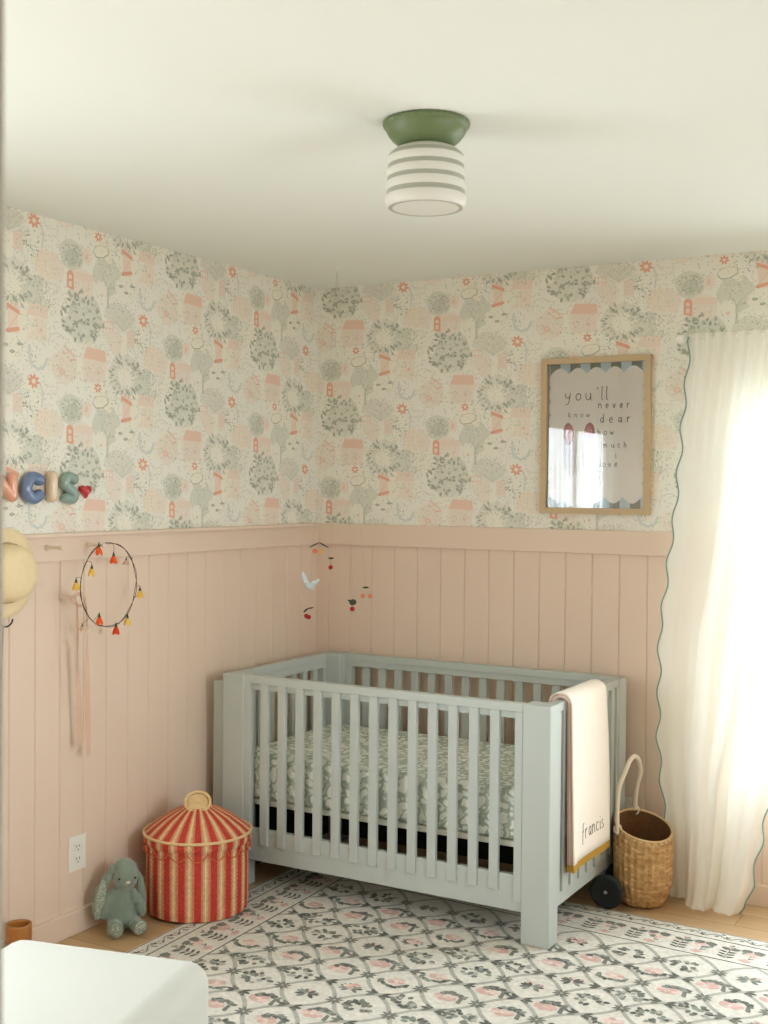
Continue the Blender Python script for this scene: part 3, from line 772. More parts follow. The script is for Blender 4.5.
# ---------------------------------------------------------------- ceiling light
LXc, LYc = 1.601, -1.996
M_green = mat('green_enamel', (104, 120, 82), .42, .4)
lamp = thing('ceiling_light', (LXc, LYc, H), 'flush ceiling light with green scalloped canopy and ribbed white glass shade', 'ceiling light')
mb = MB()
rip = lambda a, z: (.0022 * abs(math.sin(a * 22)) if z > -.014 else 0)
mb.lathe([(.0, -.0005), (.098, -.0005), (.1035, -.002), (.1045, -.007), (.1025, -.013), (.0995, -.015), (.0975, -.022), (.092, -.033), (.083, -.044), (.072, -.053), (.061, -.059), (.058, -.060), (.058, -.065), (.052, -.067), (0.0, -.067)], 216, (LXc, LYc, H), True, rip)
mb.build('canopy', M_green, lamp)
M_milk = mat('opal_glass', (216, 215, 206), .35, .4)
M_band = mat('opal_glass_band', (162, 164, 150), .4, .4)
prof = [(.050, -.056), (.058, -.061), (.076, -.068), (.0865, -.077)]; mid = [0, 0, 0]
z = -.086; bands = [(-.064 - .022, 0)]
segs = [(-.077, -.087, 1), (-.087, -.106, 0), (-.106, -.117, 1), (-.117, -.136, 0), (-.136, -.147, 1), (-.147, -.168, 0), (-.168, -.180, 1), (-.180, -.198, 0)]
R_ = lambda z: .0915 + (-.086 - z) * .055
mb = MB(); P = list(prof); mi = [0] * (len(prof) - 1)
for (za, zb, k) in segs:
    if k: q = [(R_(zb) - .0006, (za + zb) / 2), (R_(zb), zb)]
    else: q = [(R_((za + zb) / 2) + .0016 * math.sin(PI * t / 6), za + (zb - za) * t / 6) for t in range(1, 7)]
    P += q; mi += [k] * len(q)
for (r, zz, k) in ((.095, -.205, 0), (.0905, -.2085, 0), (.088, -.2085, 1), (.081, -.2085, 1), (.078, -.2085, 0), (.04, -.213, 0), (.0005, -.214, 0)): P.append((r, zz)); mi.append(k)
mb.lathe(P, 96, (LXc, LYc, H))
i0 = 0
for i, k in enumerate(mi):
    for j in range(96): mb.m[i * 96 + j] = k
mb.build('shade', [M_milk, M_band], lamp)

# ---------------------------------------------------------------- curtain, rod
M_cur = bpy.data.materials.new('sheer_linen'); M_cur.use_nodes = True; nt = M_cur.node_tree; nt.nodes.remove(nt.nodes['Principled BSDF'])
d = nt.nodes.new('ShaderNodeBsdfDiffuse'); d.inputs['Color'].default_value = (*lin((243, 242, 234)), 1)
t = nt.nodes.new('ShaderNodeBsdfTranslucent'); t.inputs['Color'].default_value = (*lin((250, 248, 238)), 1)
tr = nt.nodes.new('ShaderNodeBsdfTransparent'); m1 = nt.nodes.new('ShaderNodeMixShader'); m1.inputs[0].default_value = .12; m2 = nt.nodes.new('ShaderNodeMixShader')
m2.inputs[0].default_value = .09
tc = nt.nodes.new('ShaderNodeTexCoord'); wv = nt.nodes.new('ShaderNodeTexNoise'); wv.inputs['Scale'].default_value = 300; bp = nt.nodes.new('ShaderNodeBump'); bp.inputs['Strength'].default_value = .15; bp.inputs['Distance'].default_value = .001
nt.links.new(tc.outputs['Object'], wv.inputs['Vector']); nt.links.new(wv.outputs['Fac'], bp.inputs['Height']); nt.links.new(bp.outputs['Normal'], d.inputs['Normal'])
nt.links.new(d.outputs[0], m1.inputs[1]); nt.links.new(t.outputs[0], m1.inputs[2]); nt.links.new(m1.outputs[0], m2.inputs[1]); nt.links.new(tr.outputs[0], m2.inputs[2]); nt.links.new(m2.outputs[0], nt.nodes['Material Output'].inputs['Surface'])
M_trim = mat('sage_binding', (140, 166, 156), .9, .1)
LT = [(0, 1.664), (.26, 1.650), (.4, 1.630), (.6, 1.612), (.8, 1.612), (1.0, 1.612), (1.2, 1.634), (1.36, 1.652), (1.5, 1.668), (1.8, 1.690), (2.0, 1.708), (2.13, 1.716)]
RTb = [(0, 1.938), (.03, 1.958), (.12, 1.985), (.2, 1.998), (.3, 2.016), (.4, 2.034), (.8, 2.14), (1.4, 2.28), (2.13, 2.44)]
ROD_Z, ROD_Y = 2.118, -.085
def cur_wave(z, sgn): return sgn * .008 * math.cos(2 * PI * (z - 2.037) / .168) * min(1, max(0, (z - .02) / .1)) * min(1, (2.14 - z) / .05 + .2)
FOLD = [(0, -.088), (.2, -.076), (.30, -.150), (.40, -.176), (.56, -.184), (.625, -.130), (.69, -.165), (.9, -.178), (1, -.14)]
FOLD2 = [(0, -.085), (.12, -.100), (.26, -.070), (.36, -.125), (.46, -.095), (.57, -.135), (.66, -.085), (.78, -.125), (.9, -.080), (1, -.10)]
def cur_pt(s, z):
    L = interp(LT, z); R = interp(RTb, z)
    t = min(1, max(0, z / 1.3)); y1 = interp(FOLD, s); y2 = interp(FOLD2, s)
    y = y1 * (1 - t) + y2 * t
    g = max(0, (z - 1.55) / .55) ** 1.6
    y = y * (1 - g * .85) + (ROD_Y - .014) * g * .85 + g * .013 * math.sin(s * 2 * PI * 17 + math.sin(s * 9)) + .004 * math.sin(s * 40 + z * 1.5) * (1 - g)
    x = L + (R - L) * s + cur_wave(z, 1) * math.exp(-s / .035) + cur_wave(z, -1) * math.exp(-(1 - s) / .035)
    return Vector((x, min(y, -.045 if z < 2.0 else -.03), z))
ct = thing('window_curtain', (1.9, -.1, 0), 'long sheer cream curtain with sage scalloped edge at the right window', 'curtain')
mb = MB(); NS, NZ = 220, 120
zs = [.004 + (2.135 - .004) * k / NZ for k in range(NZ + 1)]
V = [cur_pt(i / NS, z) for z in zs for i in range(NS + 1)]
mb.add(V, [[r * (NS + 1) + i, r * (NS + 1) + i + 1, (r + 1) * (NS + 1) + i + 1, (r + 1) * (NS + 1) + i] for r in range(NZ) for i in range(NS)], True)
mb.build('panel', M_cur, ct)
for s in (0, 1):
    mb = MB(); mb.tube([cur_pt(s, .004 + 2.12 * k / 240) + Vector((0, -.001, 0)) for k in range(241)], .0046, 8, flat=.6)
    mb.build('edging', M_trim, ct)
rod = thing('curtain_rod', (2.3, ROD_Y, ROD_Z), 'white curtain rod with small round finials over the window', 'curtain rod')
M_rod = mat('white_enamel', (236, 236, 228), .35, .5)
mb = MB(); mb.tube([(1.69, ROD_Y, ROD_Z), (3.1, ROD_Y, ROD_Z)], .008, 16); mb.build('pole', M_rod, rod)
for x, s in ((1.690, -1), (3.10, 1)):
    mb = MB(); mb.ell((x + s * .012, ROD_Y, ROD_Z), (.019, .017, .017)); mb.build('finial', M_rod, rod)
    mb = MB(); mb.box(x + .006 - s * .03, x + .016 - s * .03, ROD_Y - .006, -.001, ROD_Z - .018, ROD_Z - .006, .002); mb.box(x - .001 - s * .03, x + .023 - s * .03, -.008, -.0008, ROD_Z - .04, ROD_Z + .02, .002); mb.build('bracket', M_rod, rod)
M_voile = M_cur.copy(); M_voile.name = 'white_voile'; M_voile.node_tree.nodes['Mix Shader.001'].inputs[0].default_value = .80
# curtains at the left window (mirrored in the picture glass)
for (ya, yb, ya2, yb2, lab) in ((-4.06, -3.50, -4.08, -3.36, 'white sheer curtain nearer the doorway on the left window'), (-3.18, -2.64, -3.34, -2.62, 'white sheer curtain nearer the crib on the left window')):
    mb = MB(); V = []
    for r in range(31):
        z = .35 + 1.72 * r / 30
        for i in range(61):
            s = i / 60; t = 1 - r / 30
            V.append((.07 + .016 * math.sin(s * 2 * PI * 7), ya + (ya2 - ya) * t + ((yb + (yb2 - yb) * t) - (ya + (ya2 - ya) * t)) * s, z))
    mb.add(V, [[r * 61 + i, r * 61 + i + 1, (r + 1) * 61 + i + 1, (r + 1) * 61 + i] for r in range(30) for i in range(60)], True)
    o = mb.build('sheer_curtain', M_voile); tag(o, lab, 'curtain')
mb = MB(); mb.tube([(.07, -4.1, 2.06), (.07, -2.56, 2.06)], .008, 12); mb.tube([(0, -4.09, 2.06), (.07, -4.09, 2.06)], .006, 8); mb.tube([(0, -2.57, 2.06), (.07, -2.57, 2.06)], .006, 8)
o = mb.build('curtain_rod', M_rod); tag(o, 'white curtain rod over the window on the left wall', 'curtain rod')

# ---------------------------------------------------------------- wicker surfaces
def weave(prof, seg, c, colf, stakes, amp=.0022, row=.008):
    """woven lathe surface: rows pass over and under the stakes; colf(theta, i) -> colour"""
    mb = MB(); V = []; n = len(prof)
    acc = 0; lens = [0]
    for i in range(1, n): acc += math.hypot(prof[i][0] - prof[i - 1][0], prof[i][1] - prof[i - 1][1]); lens.append(acc)
    for i, (r, z) in enumerate(prof):
        rw = lens[i] / row; ph = int(rw) % 2
        for k in range(seg):
            a = 2 * PI * k / seg
            w = math.sin(a * stakes + PI * ph); ridge = abs(math.sin(PI * rw))
            rr = r + amp * (w * ridge) + amp * .6 * ridge
            V.append((c[0] + rr * math.cos(a), c[1] + rr * math.sin(a), c[2] + z))
    fs = []; cc = []
    for i in range(n - 1):
        for k in range(seg):
            fs.append([i * seg + k, i * seg + (k + 1) % seg, (i + 1) * seg + (k + 1) % seg, (i + 1) * seg + k]); cc.append(colf(2 * PI * (k + .5) / seg, i))
    mb.add(V, fs, True, cc); return mb
def resample(prof, step):
    out = [prof[0]]
    for (r0, z0), (r1, z1) in zip(prof, prof[1:]):
        d = math.hypot(r1 - r0, z1 - z0); n = max(1, int(round(d / step)))
        for k in range(1, n + 1): out.append((r0 + (r1 - r0) * k / n, z0 + (z1 - z0) * k / n))
    return out
M_wk = mat_attr('dyed_wicker', .6, .3, bump=(300, .4, .0015), mottle=(90, .14))
M_cane = mat('pale_cane', (216, 186, 138), .5, .3, noise=(60, .12))
M_dark = mat('basket_interior', (92, 66, 44), .9, .1, noise=(60, .2))

HX, HY, HR = .2114, -1.1127, .1834
ham = thing('lidded_hamper', (HX, HY, RZ), 'round red and straw striped wicker hamper with peaked lid left of the crib', 'hamper')
C_R = lin((182, 60, 48)); C_C = lin((204, 122, 92)); C_T = lin((198, 164, 120)); C_TL = lin((220, 196, 150))
PH0 = math.atan2(-4.63 - HY, 3.0 - HX)
def stripe(a, i):
    t = ((a - PH0) / (2 * PI) * 20 + .5) % 1
    if t < .17 or t > .83: return C_TL if (t < .05 or t > .95) else C_T
    if t < .30 or t > .72: return C_C
    return C_R
bodyp = resample([(.165, 0), (HR - .004, .006), (HR - .001, .03), (HR, .15), (HR - .001, .262)], .0027)
weave(bodyp, 720, (HX, HY, RZ), stripe, 90, .0022, .0075).build('basket_body', M_wk, ham, dye=True)
mb = MB(); mb.lathe([(0, .004), (.160, .004), (HR - .006, .262)], 48, (HX, HY, RZ)); mb.build('lining', M_dark, ham)
lid = weave(resample([(HR + .004, .250), (HR + .009, .262), (HR + .009, .284)], .0027), 720, (HX, HY, RZ), stripe, 90, .0018, .0075).build('lid', M_wk, ham, dye=True)
cone = weave(resample([(HR + .006, .288), (.160, .312), (.120, .340), (.080, .361), (.052, .374)], .0026), 720, (HX, HY, RZ), lambda a, i: stripe(a, i), 60, .0016, .0075)
o = cone.build('lid_cone', M_wk, ham, dye=True); o.parent = lid; o.matrix_parent_inverse = Matrix.Identity(4)
mb = MB(); mb.tube([(HX + (HR + .011) * math.cos(2 * PI * k / 72), HY + (HR + .011) * math.sin(2 * PI * k / 72), RZ + .286) for k in range(72)], .0052, 8, closed=True)
mb.lathe([(.0545, .370), (.050, .378), (.036, .384), (.020, .386)], 40, (HX, HY, RZ)); o = mb.build('rim_cane', M_cane, lid); o['label'] = 'pale cane edging of the lid'
# coiled round grip leaning towards the viewer
kd = Vector((3.0 - HX, -4.63 - HY, 0)).normalized(); kn = (kd * .62 + Vector((0, 0, .78))).normalized(); kr = kd.cross(Vector((0, 0, 1))).normalized(); ku = kn.cross(kr).normalized()
kc = Vector((HX, HY, RZ + .393)) + kd * .022
mb = MB(); mb.tube([kc + (kr * math.cos(2 * PI * k / 40) + ku * math.sin(2 * PI * k / 40)) * .045 for k in range(40)], .0055, 8, closed=True)
prev = None
for rr in (.006, .012, .018, .024, .030, .036): mb.tube([kc - kn * .007 + (kr * math.cos(2 * PI * k / 30) + ku * math.sin(2 * PI * k / 30)) * rr for k in range(30)], .0036, 6, closed=True)
Mk = Matrix((( kr.x, ku.x, kn.x, kc.x), (kr.y, ku.y, kn.y, kc.y), (kr.z, ku.z, kn.z, kc.z), (0, 0, 0, 1)))
b_ = bmesh.new(); bmesh.ops.create_cone(b_, cap_ends=True, segments=32, radius1=.034, radius2=.041, depth=.014, matrix=Matrix.Translation((0, 0, -.016))); mb.bm(b_, Mk, False)
o = mb.build('grip', M_cane, lid); o['label'] = 'round coiled cane grip'
M_loop = mat('rust_cord', (196, 98, 66), .7, .2)
mb = MB()
for k in range(17):
    a0 = PH0 + (k + .5) * 2 * PI / 17; pts = []
    for j in range(11):
        t = j / 10; a = a0 + t * 2 * PI / 17; pts.append((HX + (HR + .010) * math.cos(a), HY + (HR + .010) * math.sin(a), RZ + .250 - .028 * math.sin(PI * t) ** .75))
    mb.tube(pts, .0022, 6)
mb.build('scallop_loops', M_loop, lid)

# ---------------------------------------------------------------- wheeled basket right of the crib
BX, BY, BZ = 1.594, -.196, .006
wb = thing('wheeled_basket', (BX, BY, BZ), 'small natural rattan basket on wheels with looped cream handle beside curtain', 'basket')
M_wk2 = mat_attr('natural_rattan', .55, .35, bump=(260, .4, .0015), mottle=(70, .16))
NB, NR = 360, 84
rimz = lambda x, y: .285 + .20 * y - .25 * x
def brad(t): return .074 + .030 * min(1, t * 3.2) ** .6 + .004 * t - .004 * max(0, t - .8) * 5 * .5
C1 = lin((198, 160, 108)); C2 = lin((184, 144, 94)); C3 = lin((212, 178, 128))
rng_ = random.Random(3); TONE = [tuple(c * q for c in b) for q, b in ((rng_.uniform(.88, 1.06), rng_.choice([C1, C1, C1, C2, C3])) for _ in range(97))]
mb = MB(); V = []; cc = []; fs = []
for i in range(NR + 1):
    t = i / NR
    for k in range(NB):
        a = 2 * PI * k / NB; r = brad(t); zt = rimz(r * math.cos(a), r * math.sin(a)); z = t * zt
        rw = z / .0085; ridge = abs(math.sin(PI * rw)); w = math.sin(a * 26 + PI * (int(rw) % 2))
        rr = r + .0016 * w * ridge + .0014 * ridge + .0030 * math.cos(a * 26)
        V.append((BX + rr * math.cos(a), BY + rr * math.sin(a), BZ + z))
for i in range(NR):
    for k in range(NB):
        fs.append([i * NB + k, i * NB + (k + 1) % NB, (i + 1) * NB + (k + 1) % NB, (i + 1) * NB + k])
        cc.append(TONE[(int(k * 26 / NB) * 31 + i // 3 * 17) % 97])
mb.add(V, fs, True, cc); mb.add([(BX, BY, BZ + .002)] + [V[k] for k in range(NB)], [[0, (k + 1) % NB + 1, k + 1] for k in range(NB)], False, [C2] * NB)
mb.build('basket_body', M_wk2, wb, dye=True)
mb = MB(); V = []
for i in range(13):
    t = 1 - i / 12
    for k in range(72):
        a = 2 * PI * k / 72; r = brad(t) - .006; zt = rimz(r * math.cos(a), r * math.sin(a)); V.append((BX + r * math.cos(a), BY + r * math.sin(a), BZ + max(.006, t * zt)))
mb.add(V, [[i * 72 + k, (i + 1) * 72 + k, (i + 1) * 72 + (k + 1) % 72, i * 72 + (k + 1) % 72] for i in range(12) for k in range(72)], True)
mb.add([V[12 * 72 + k] for k in range(72)], [list(range(72))], False)
mb.build('inner_wall', mat('rattan_inside', (112, 80, 50), .8, .2, noise=(90, .3), bump=(120, .6, .003)), wb)
mb = MB()
for dz, rr in ((0, .0048), (-.009, .0036)):
    mb.tube([(BX + (.105) * math.cos(2 * PI * k / 72), BY + (.105) * math.sin(2 * PI * k / 72), BZ + dz + rimz((.105) * math.cos(2 * PI * k / 72), (.105) * math.sin(2 * PI * k / 72))) for k in range(72)], rr, 8, closed=True)
mb.build('rim', M_cane, wb)
M_hd = mat('cream_leather_cord', (236, 226, 206), .5, .3)
def rim_pt(a, off=.110): x, y = off * math.cos(a), off * math.sin(a); return Vector((BX + x, BY + y, BZ + rimz(x, y)))
A = rim_pt(math.radians(229)); B = rim_pt(math.radians(124))
ap_ = Vector((1.535, -.235, .543))
hp = smooth_path([A - Vector((0, 0, .02)), A + Vector((-.002, 0, .06)), A + Vector((.002, .006, .15)), Vector((1.543, -.262, .50)), Vector((1.550, -.236, .535)), Vector((1.556, -.202, .548)), Vector((1.560, -.160, .53)), Vector((1.560, -.132, .48)), B + Vector((.008, .0, .10)), B + Vector((.0, 0, .04)), B - Vector((0, 0, .02))], 8)
mb = MB(); mb.sausage(hp, .0085, 12); mb.build('handle', M_hd, wb)
for q in (A, B):
    mb = MB(); mb.tube([q + Vector((.014 * math.cos(t), .006 * math.sin(t), -.004 + .014 * math.sin(t))) for t in [2 * PI * k / 16 for k in range(16)]], .0035, 6, closed=True); mb.build('handle_tie', M_hd, wb)
M_blk_ = mat('black_rubber', (30, 36, 36), .5, .3); M_hub = mat('grey_metal', (150, 156, 156), .35, .5, .8)
wdir = Vector((.02, -1, 0)).normalized()
W1 = Vector((1.507, -.352, .0715)); W2 = W1 - wdir * .178
for w in (W1, W2):
    Mw = Matrix.Translation(w) @ wdir.to_track_quat('Z', 'Y').to_matrix().to_4x4()
    mb = MB(); pr = [(0, -.012), (.056, -.012), (.0620, -.008), (.0630, 0), (.0620, .008), (.056, .012), (.051, .0135), (.045, .011), (.012, .011), (0, .011)]
    t_ = MB(); t_.lathe(pr, 48); mb.add([Mw @ Vector(v) for v in t_.v], t_.f, True); wo = mb.build('wheel', M_blk_, wb)
    mb = MB(); t_ = MB(); t_.lathe([(.0, -.013), (.007, -.013), (.007, .013), (.005, .017), (0, .018)], 20); mb.add([Mw @ Vector(v) for v in t_.v], t_.f, True)
    o = mb.build('hub', M_hub); o.parent = wo; o['label'] = 'small grey hub cap'
mb = MB(); mb.tube([W1, W2], .005, 10); mb.build('axle', M_hub, wb)

# ---------------------------------------------------------------- ottoman in the foreground
M_bou = mat('white_upholstery', (186, 186, 176), .85, .2, bump=(140, .18, .002), sheen=.2)
ot = thing('ottoman', (1.060, -2.690, RZ), 'white upholstered ottoman in the near left corner of the room', 'ottoman')
Mo = Matrix.Translation((1.060, -2.690, 0)) @ Matrix.Rotation(math.radians(13), 4, 'Z')
mb = MB(); mb.box(-.27, .27, -.27, .27, .06, .452, .055, 6, Mo, True); mb.build('cushion_body', M_bou, ot)
mb = MB(); mb.tube([Mo @ Vector((x, y, .20)) for x, y in [( .2715 * (1 if abs(math.cos(t)) > 1e9 else 1) * max(-1, min(1, 1.35 * math.cos(t))), .2715 * max(-1, min(1, 1.35 * math.sin(t)))) for t in [2 * PI * k / 64 for k in range(64)]]], .003, 6, closed=True)
mb.build('piping', M_bou, ot)
M_legw = mat('oak_leg', (150, 112, 74), .5, .3)
for sx in (-1, 1):
    for sy in (-1, 1):
        mb = MB(); mb.tube([Mo @ Vector((sx * .2, sy * .2, RZ)), Mo @ Vector((sx * .2, sy * .2, .07))], [.014, .02], 14); mb.build('foot', M_legw, ot)

# ---------------------------------------------------------------- amber pot on the floor
M_amb = mat('amber_glaze', (160, 102, 40), .3, .5, noise=(14, .3), coat=.3)
mb = MB(); mb.lathe([(0, .0), (.035, .0), (.039, .006), (.040, .14), (.0395, .146), (.036, .146), (.035, .14), (.034, .012), (0, .012)], 40, (.070, -1.842, .0005))
o = mb.build('amber_pot', M_amb); tag(o, 'small amber pot on the floor by the left wall behind the ottoman', 'pot')

# ---------------------------------------------------------------- wall outlets
M_pl = mat('outlet_plastic', (228, 226, 216), .4, .4); M_slot = mat('outlet_slot', (70, 66, 60), .7, .2)
def outlet(mapf, a, z, lab):
    root = thing('wall_outlet', mapf(a, 0, z), lab, 'outlet', None)
    def bx(mb, a0, a1, d0, d1, z0, z1, bev=.0015):
        A = mapf(a0, d0, z0); B = mapf(a1, d1, z1); mb.box(min(A[0], B[0]), max(A[0], B[0]), min(A[1], B[1]), max(A[1], B[1]), z0, z1, bev)
    mb = MB(); bx(mb, a - .041, a + .041, .0005, .006, z - .060, z + .060); mb.build('cover_plate', M_pl, root)
    for s in (-1, 1):
        mb = MB(); bx(mb, a - .017, a + .017, .006, .009, z + s * .0215 - .0145, z + s * .0215 + .0145, .003); r = mb.build('socket', M_pl, root)
        mb = MB(); 
        for q, h in ((-.007, .0045), (.006, .0038)): bx(mb, a + q - .0012, a + q + .0012, .009, .0096, z + s * .0215 + .002 - h, z + s * .0215 + .002 + h + .002, 0)
        bx(mb, a - .0022, a + .0022, .009, .0096, z + s * .0215 - .011, z + s * .0215 - .0065, 0)
        o = mb.build('slots', M_slot); o.parent = r; o['label'] = 'dark socket slots'
outlet(lambda a, d, z: (d, a, z), -1.514, .279, 'white wall outlet on the left wall above the plush rabbit')
outlet(lambda a, d, z: (a, -d, z), 1.444, .279, 'white wall outlet behind the wheeled basket handle')

# ---------------------------------------------------------------- plush rabbit
def fuse(name, ells, voxel, mats, parent, M):
    mb = MB()
    for c, r, R in ells: mb.ell(c, r, R, 24, 16)
    me = bpy.data.meshes.new('tmp'); me.from_pydata(mb.v, [], mb.f); o = bpy.data.objects.new('tmp', me); COL.objects.link(o)
    m = o.modifiers.new('r', 'REMESH'); m.mode = 'VOXEL'; m.voxel_size = voxel; s = o.modifiers.new('s', 'SMOOTH'); s.iterations = 5; s.factor = .6
    dg = bpy.context.evaluated_depsgraph_get(); dg.update(); ev = bpy.data.meshes.new_from_object(o.evaluated_get(dg))
    bpy.data.objects.remove(o); ev.transform(M); ev.name = name
    for mm in mats: ev.materials.append(mm)
    ev.polygons.foreach_set('use_smooth', [True] * len(ev.polygons))
    q = bpy.data.objects.new(name, ev); COL.objects.link(q)
    q.parent = parent
    if parent.type == 'EMPTY': q.matrix_parent_inverse = Matrix.Translation(-parent.location)
    return q
M_plush = mat('sage_plush', (126, 140, 126), .95, .1, noise=(60, .14), bump=(220, .9, .006), sheen=.5)
def print_mat(name, a, b_):
    m = bpy.data.materials.new(name); m.use_nodes = True; nt = m.node_tree; b = nt.nodes['Principled BSDF']; tc = nt.nodes.new('ShaderNodeTexCoord')
    v = nt.nodes.new('ShaderNodeTexVoronoi'); v.inputs['Scale'].default_value = 170; cr = nt.nodes.new('ShaderNodeValToRGB')
    cr.color_ramp.elements[0].position = .3; cr.color_ramp.elements[0].color = (*lin(b_), 1); cr.color_ramp.elements[1].position = .42; cr.color_ramp.elements[1].color = (*lin(a), 1)
    nt.links.new(tc.outputs['Object'], v.inputs['Vector']); nt.links.new(v.outputs['Distance'], cr.inputs['Fac']); nt.links.new(cr.outputs['Color'], b.inputs['Base Color']); b.inputs['Roughness'].default_value = .85
    return m
M_lib = print_mat('floral_lining', (134, 148, 132), (196, 190, 172))
BL = Vector((.119, -1.415, 0))
ang = math.atan2(-4.63 - BL.y, 3.0 - BL.x) + PI / 2 + .10
MBn = Matrix.Translation(BL) @ Matrix.Rotation(ang, 4, 'Z')
bun = thing('plush_rabbit', BL, 'sage green long-eared plush rabbit sitting against the left wall by hamper', 'plush toy')
def R3(x=0, y=0, z=0): return Matrix.Rotation(z, 4, 'Z') @ Matrix.Rotation(y, 4, 'Y') @ Matrix.Rotation(x, 4, 'X')
body = [((-.003, .01, .075), (.050, .045, .068), R3()), ((-.001, .006, .045), (.055, .048, .044), R3()), ((.002, .008, .125), (.036, .034, .040), R3()),
        ((.012, -.004, .190), (.044, .043, .049), R3(0, .12)), ((.016, -.026, .176), (.028, .024, .024), R3()), ((.010, .004, .222), (.036, .036, .030), R3()),
        ((.044, -.004, .118), (.019, .020, .034), R3(0, -.55)), ((.064, -.010, .080), (.019, .020, .036), R3(0, -.2)),
        ((-.044, .000, .115), (.018, .020, .034), R3(0, .5)), ((-.060, -.004, .078), (.018, .019, .034), R3(0, .15)),
        ((-.028, -.040, .030), (.024, .042, .024), R3(0, 0, .1)), ((.044, -.034, .028), (.024, .040, .022), R3(0, 0, -.2))]
bo = fuse('body', body, .0035, [M_plush], bun, MBn)
for (x, s) in ((-.030, -1), (.052, 1)):
    f = fuse('foot', [((x, -.083, .034), (.029 if s < 0 else .026, .020, .033 if s < 0 else .028), R3(.25, 0, s * .18)), ((x, -.066, .026), (.024, .022, .024), R3())], .003, [M_plush], bun, MBn)
    mb = MB(); mb.ell((0, 0, 0), (.021, .006, .025), MBn @ Matrix.Translation((x, -.1000, .037)) @ R3(.22, 0, s * .18)); o = mb.build('sole', M_lib); o.parent = f; o['label'] = 'floral printed foot sole'
ear_l = [((-.030, .004, .215), (.016, .015, .020), R3()), ((-.052, .000, .180), (.018, .012, .040), R3(0, .55)), ((-.074, -.004, .128), (.023, .011, .050), R3(0, .25)), ((-.080, -.006, .086), (.024, .011, .042), R3(0, .05))]
ear_r = [((.040, .010, .216), (.015, .014, .020), R3()), ((.056, .008, .185), (.013, .011, .038), R3(0, -.5)), ((.068, .006, .138), (.014, .010, .046), R3(0, -.2)), ((.074, .004, .104), (.012, .010, .03), R3())]
for e_, nm in ((ear_l, 'l'), (ear_r, 'r')): fo = fuse('ear', e_, .003, [M_plush], bun, MBn); (ears := globals().setdefault('EARS', [])).append(fo)
mb = MB(); mb.ell((0, 0, 0), (.0165, .006, .072), MBn @ Matrix.Translation((-.075, -.0125, .118)) @ R3(0, .17)); o = mb.build('ear_lining', M_lib); o.parent = EARS[0]; o['label'] = 'floral printed ear lining'
M_eye = mat('black_bead', (24, 22, 22), .2, .6)
for x in (-.012, .042):
    mb = MB(); mb.ell(MBn @ Vector((x, -.0385, .192)), (.0042, .0042, .0042), None, 12, 8); mb.build('eye', M_eye, bun)
mb = MB(); mb.ell((0, 0, 0), (.008, .004, .005), MBn @ Matrix.Translation((.017, -.0495, .181)), 14, 10); o = mb.build('nose', mat('pale_pink_thread', (206, 190, 178), .8, .2), bun); o['label'] = 'pale stitched nose'

# ---------------------------------------------------------------- ceramic letters on the left wall
def letter(name, strokes, rgb, r, label, flat=1.0):
    m = mat(name + '_glaze', rgb, .18, .5, coat=.6, noise=(20, .06))
    mb = MB()
    for st in strokes:
        pts = smooth_path([(r - .0012, y, z) for y, z in st], 7) if len(st) > 2 else [Vector((r - .0012, y, z)) for y, z in st]
        mb.sausage(pts, r, 16)
    o = mb.build(name, m); tag(o, label, 'wall letter', 'ceramic letters on the left wall'); return o
rr = .0205
letter('letter_n', [[(-1.887, 1.513), (-1.887, 1.570)], [(-1.885, 1.570), (-1.858, 1.542), (-1.826, 1.513)], [(-1.826, 1.513), (-1.826, 1.572)]], (216, 154, 126), .0185, 'puffy peach ceramic letter N, leftmost in the row of letters')
letter('letter_c', [[(-1.711, 1.567), (-1.741, 1.574), (-1.765, 1.553), (-1.765, 1.524), (-1.741, 1.506), (-1.711, 1.516)], ], (100, 120, 154), rr, 'puffy blue ceramic letter C on the wallpaper')
letter('letter_i', [[(-1.653, 1.512), (-1.653, 1.578)]], (214, 190, 160), .0205, 'puffy beige ceramic letter I between blue C and teal S')
letter('letter_s', [[(-1.550, 1.571), (-1.578, 1.577), (-1.594, 1.558), (-1.574, 1.540), (-1.550, 1.524), (-1.557, 1.504), (-1.586, 1.506)]], (134, 158, 148), .0185, 'puffy teal ceramic letter S beside the red heart')
m_h = mat('red_glaze', (190, 22, 40), .15, .5, coat=.7)
mb = MB(); pts = []
for k in range(40):
    t = 2 * PI * k / 40; hx = 16 * math.sin(t) ** 3; hz = 13 * math.cos(t) - 5 * math.cos(2 * t) - 2 * math.cos(3 * t) - math.cos(4 * t); pts.append((hx / 17, hz / 17))
rings = [(1.0, -.0005), (1.04, .006), (.97, .013), (.8, .019), (.5, .0235), (.2, .025), (.01, .0255)]
V = [(d_, -1.484 + .029 * s * a, 1.531 + .026 * s * c) for s, d_ in rings for a, c in pts]
mb.add(V, [[i * 40 + k, i * 40 + (k + 1) % 40, (i + 1) * 40 + (k + 1) % 40, (i + 1) * 40 + k] for i in range(len(rings) - 1) for k in range(40)] + [list(range(40))[::-1]], True)
o = mb.build('ceramic_heart', m_h); tag(o, 'small glossy red ceramic heart at the end of the letters', 'wall heart')

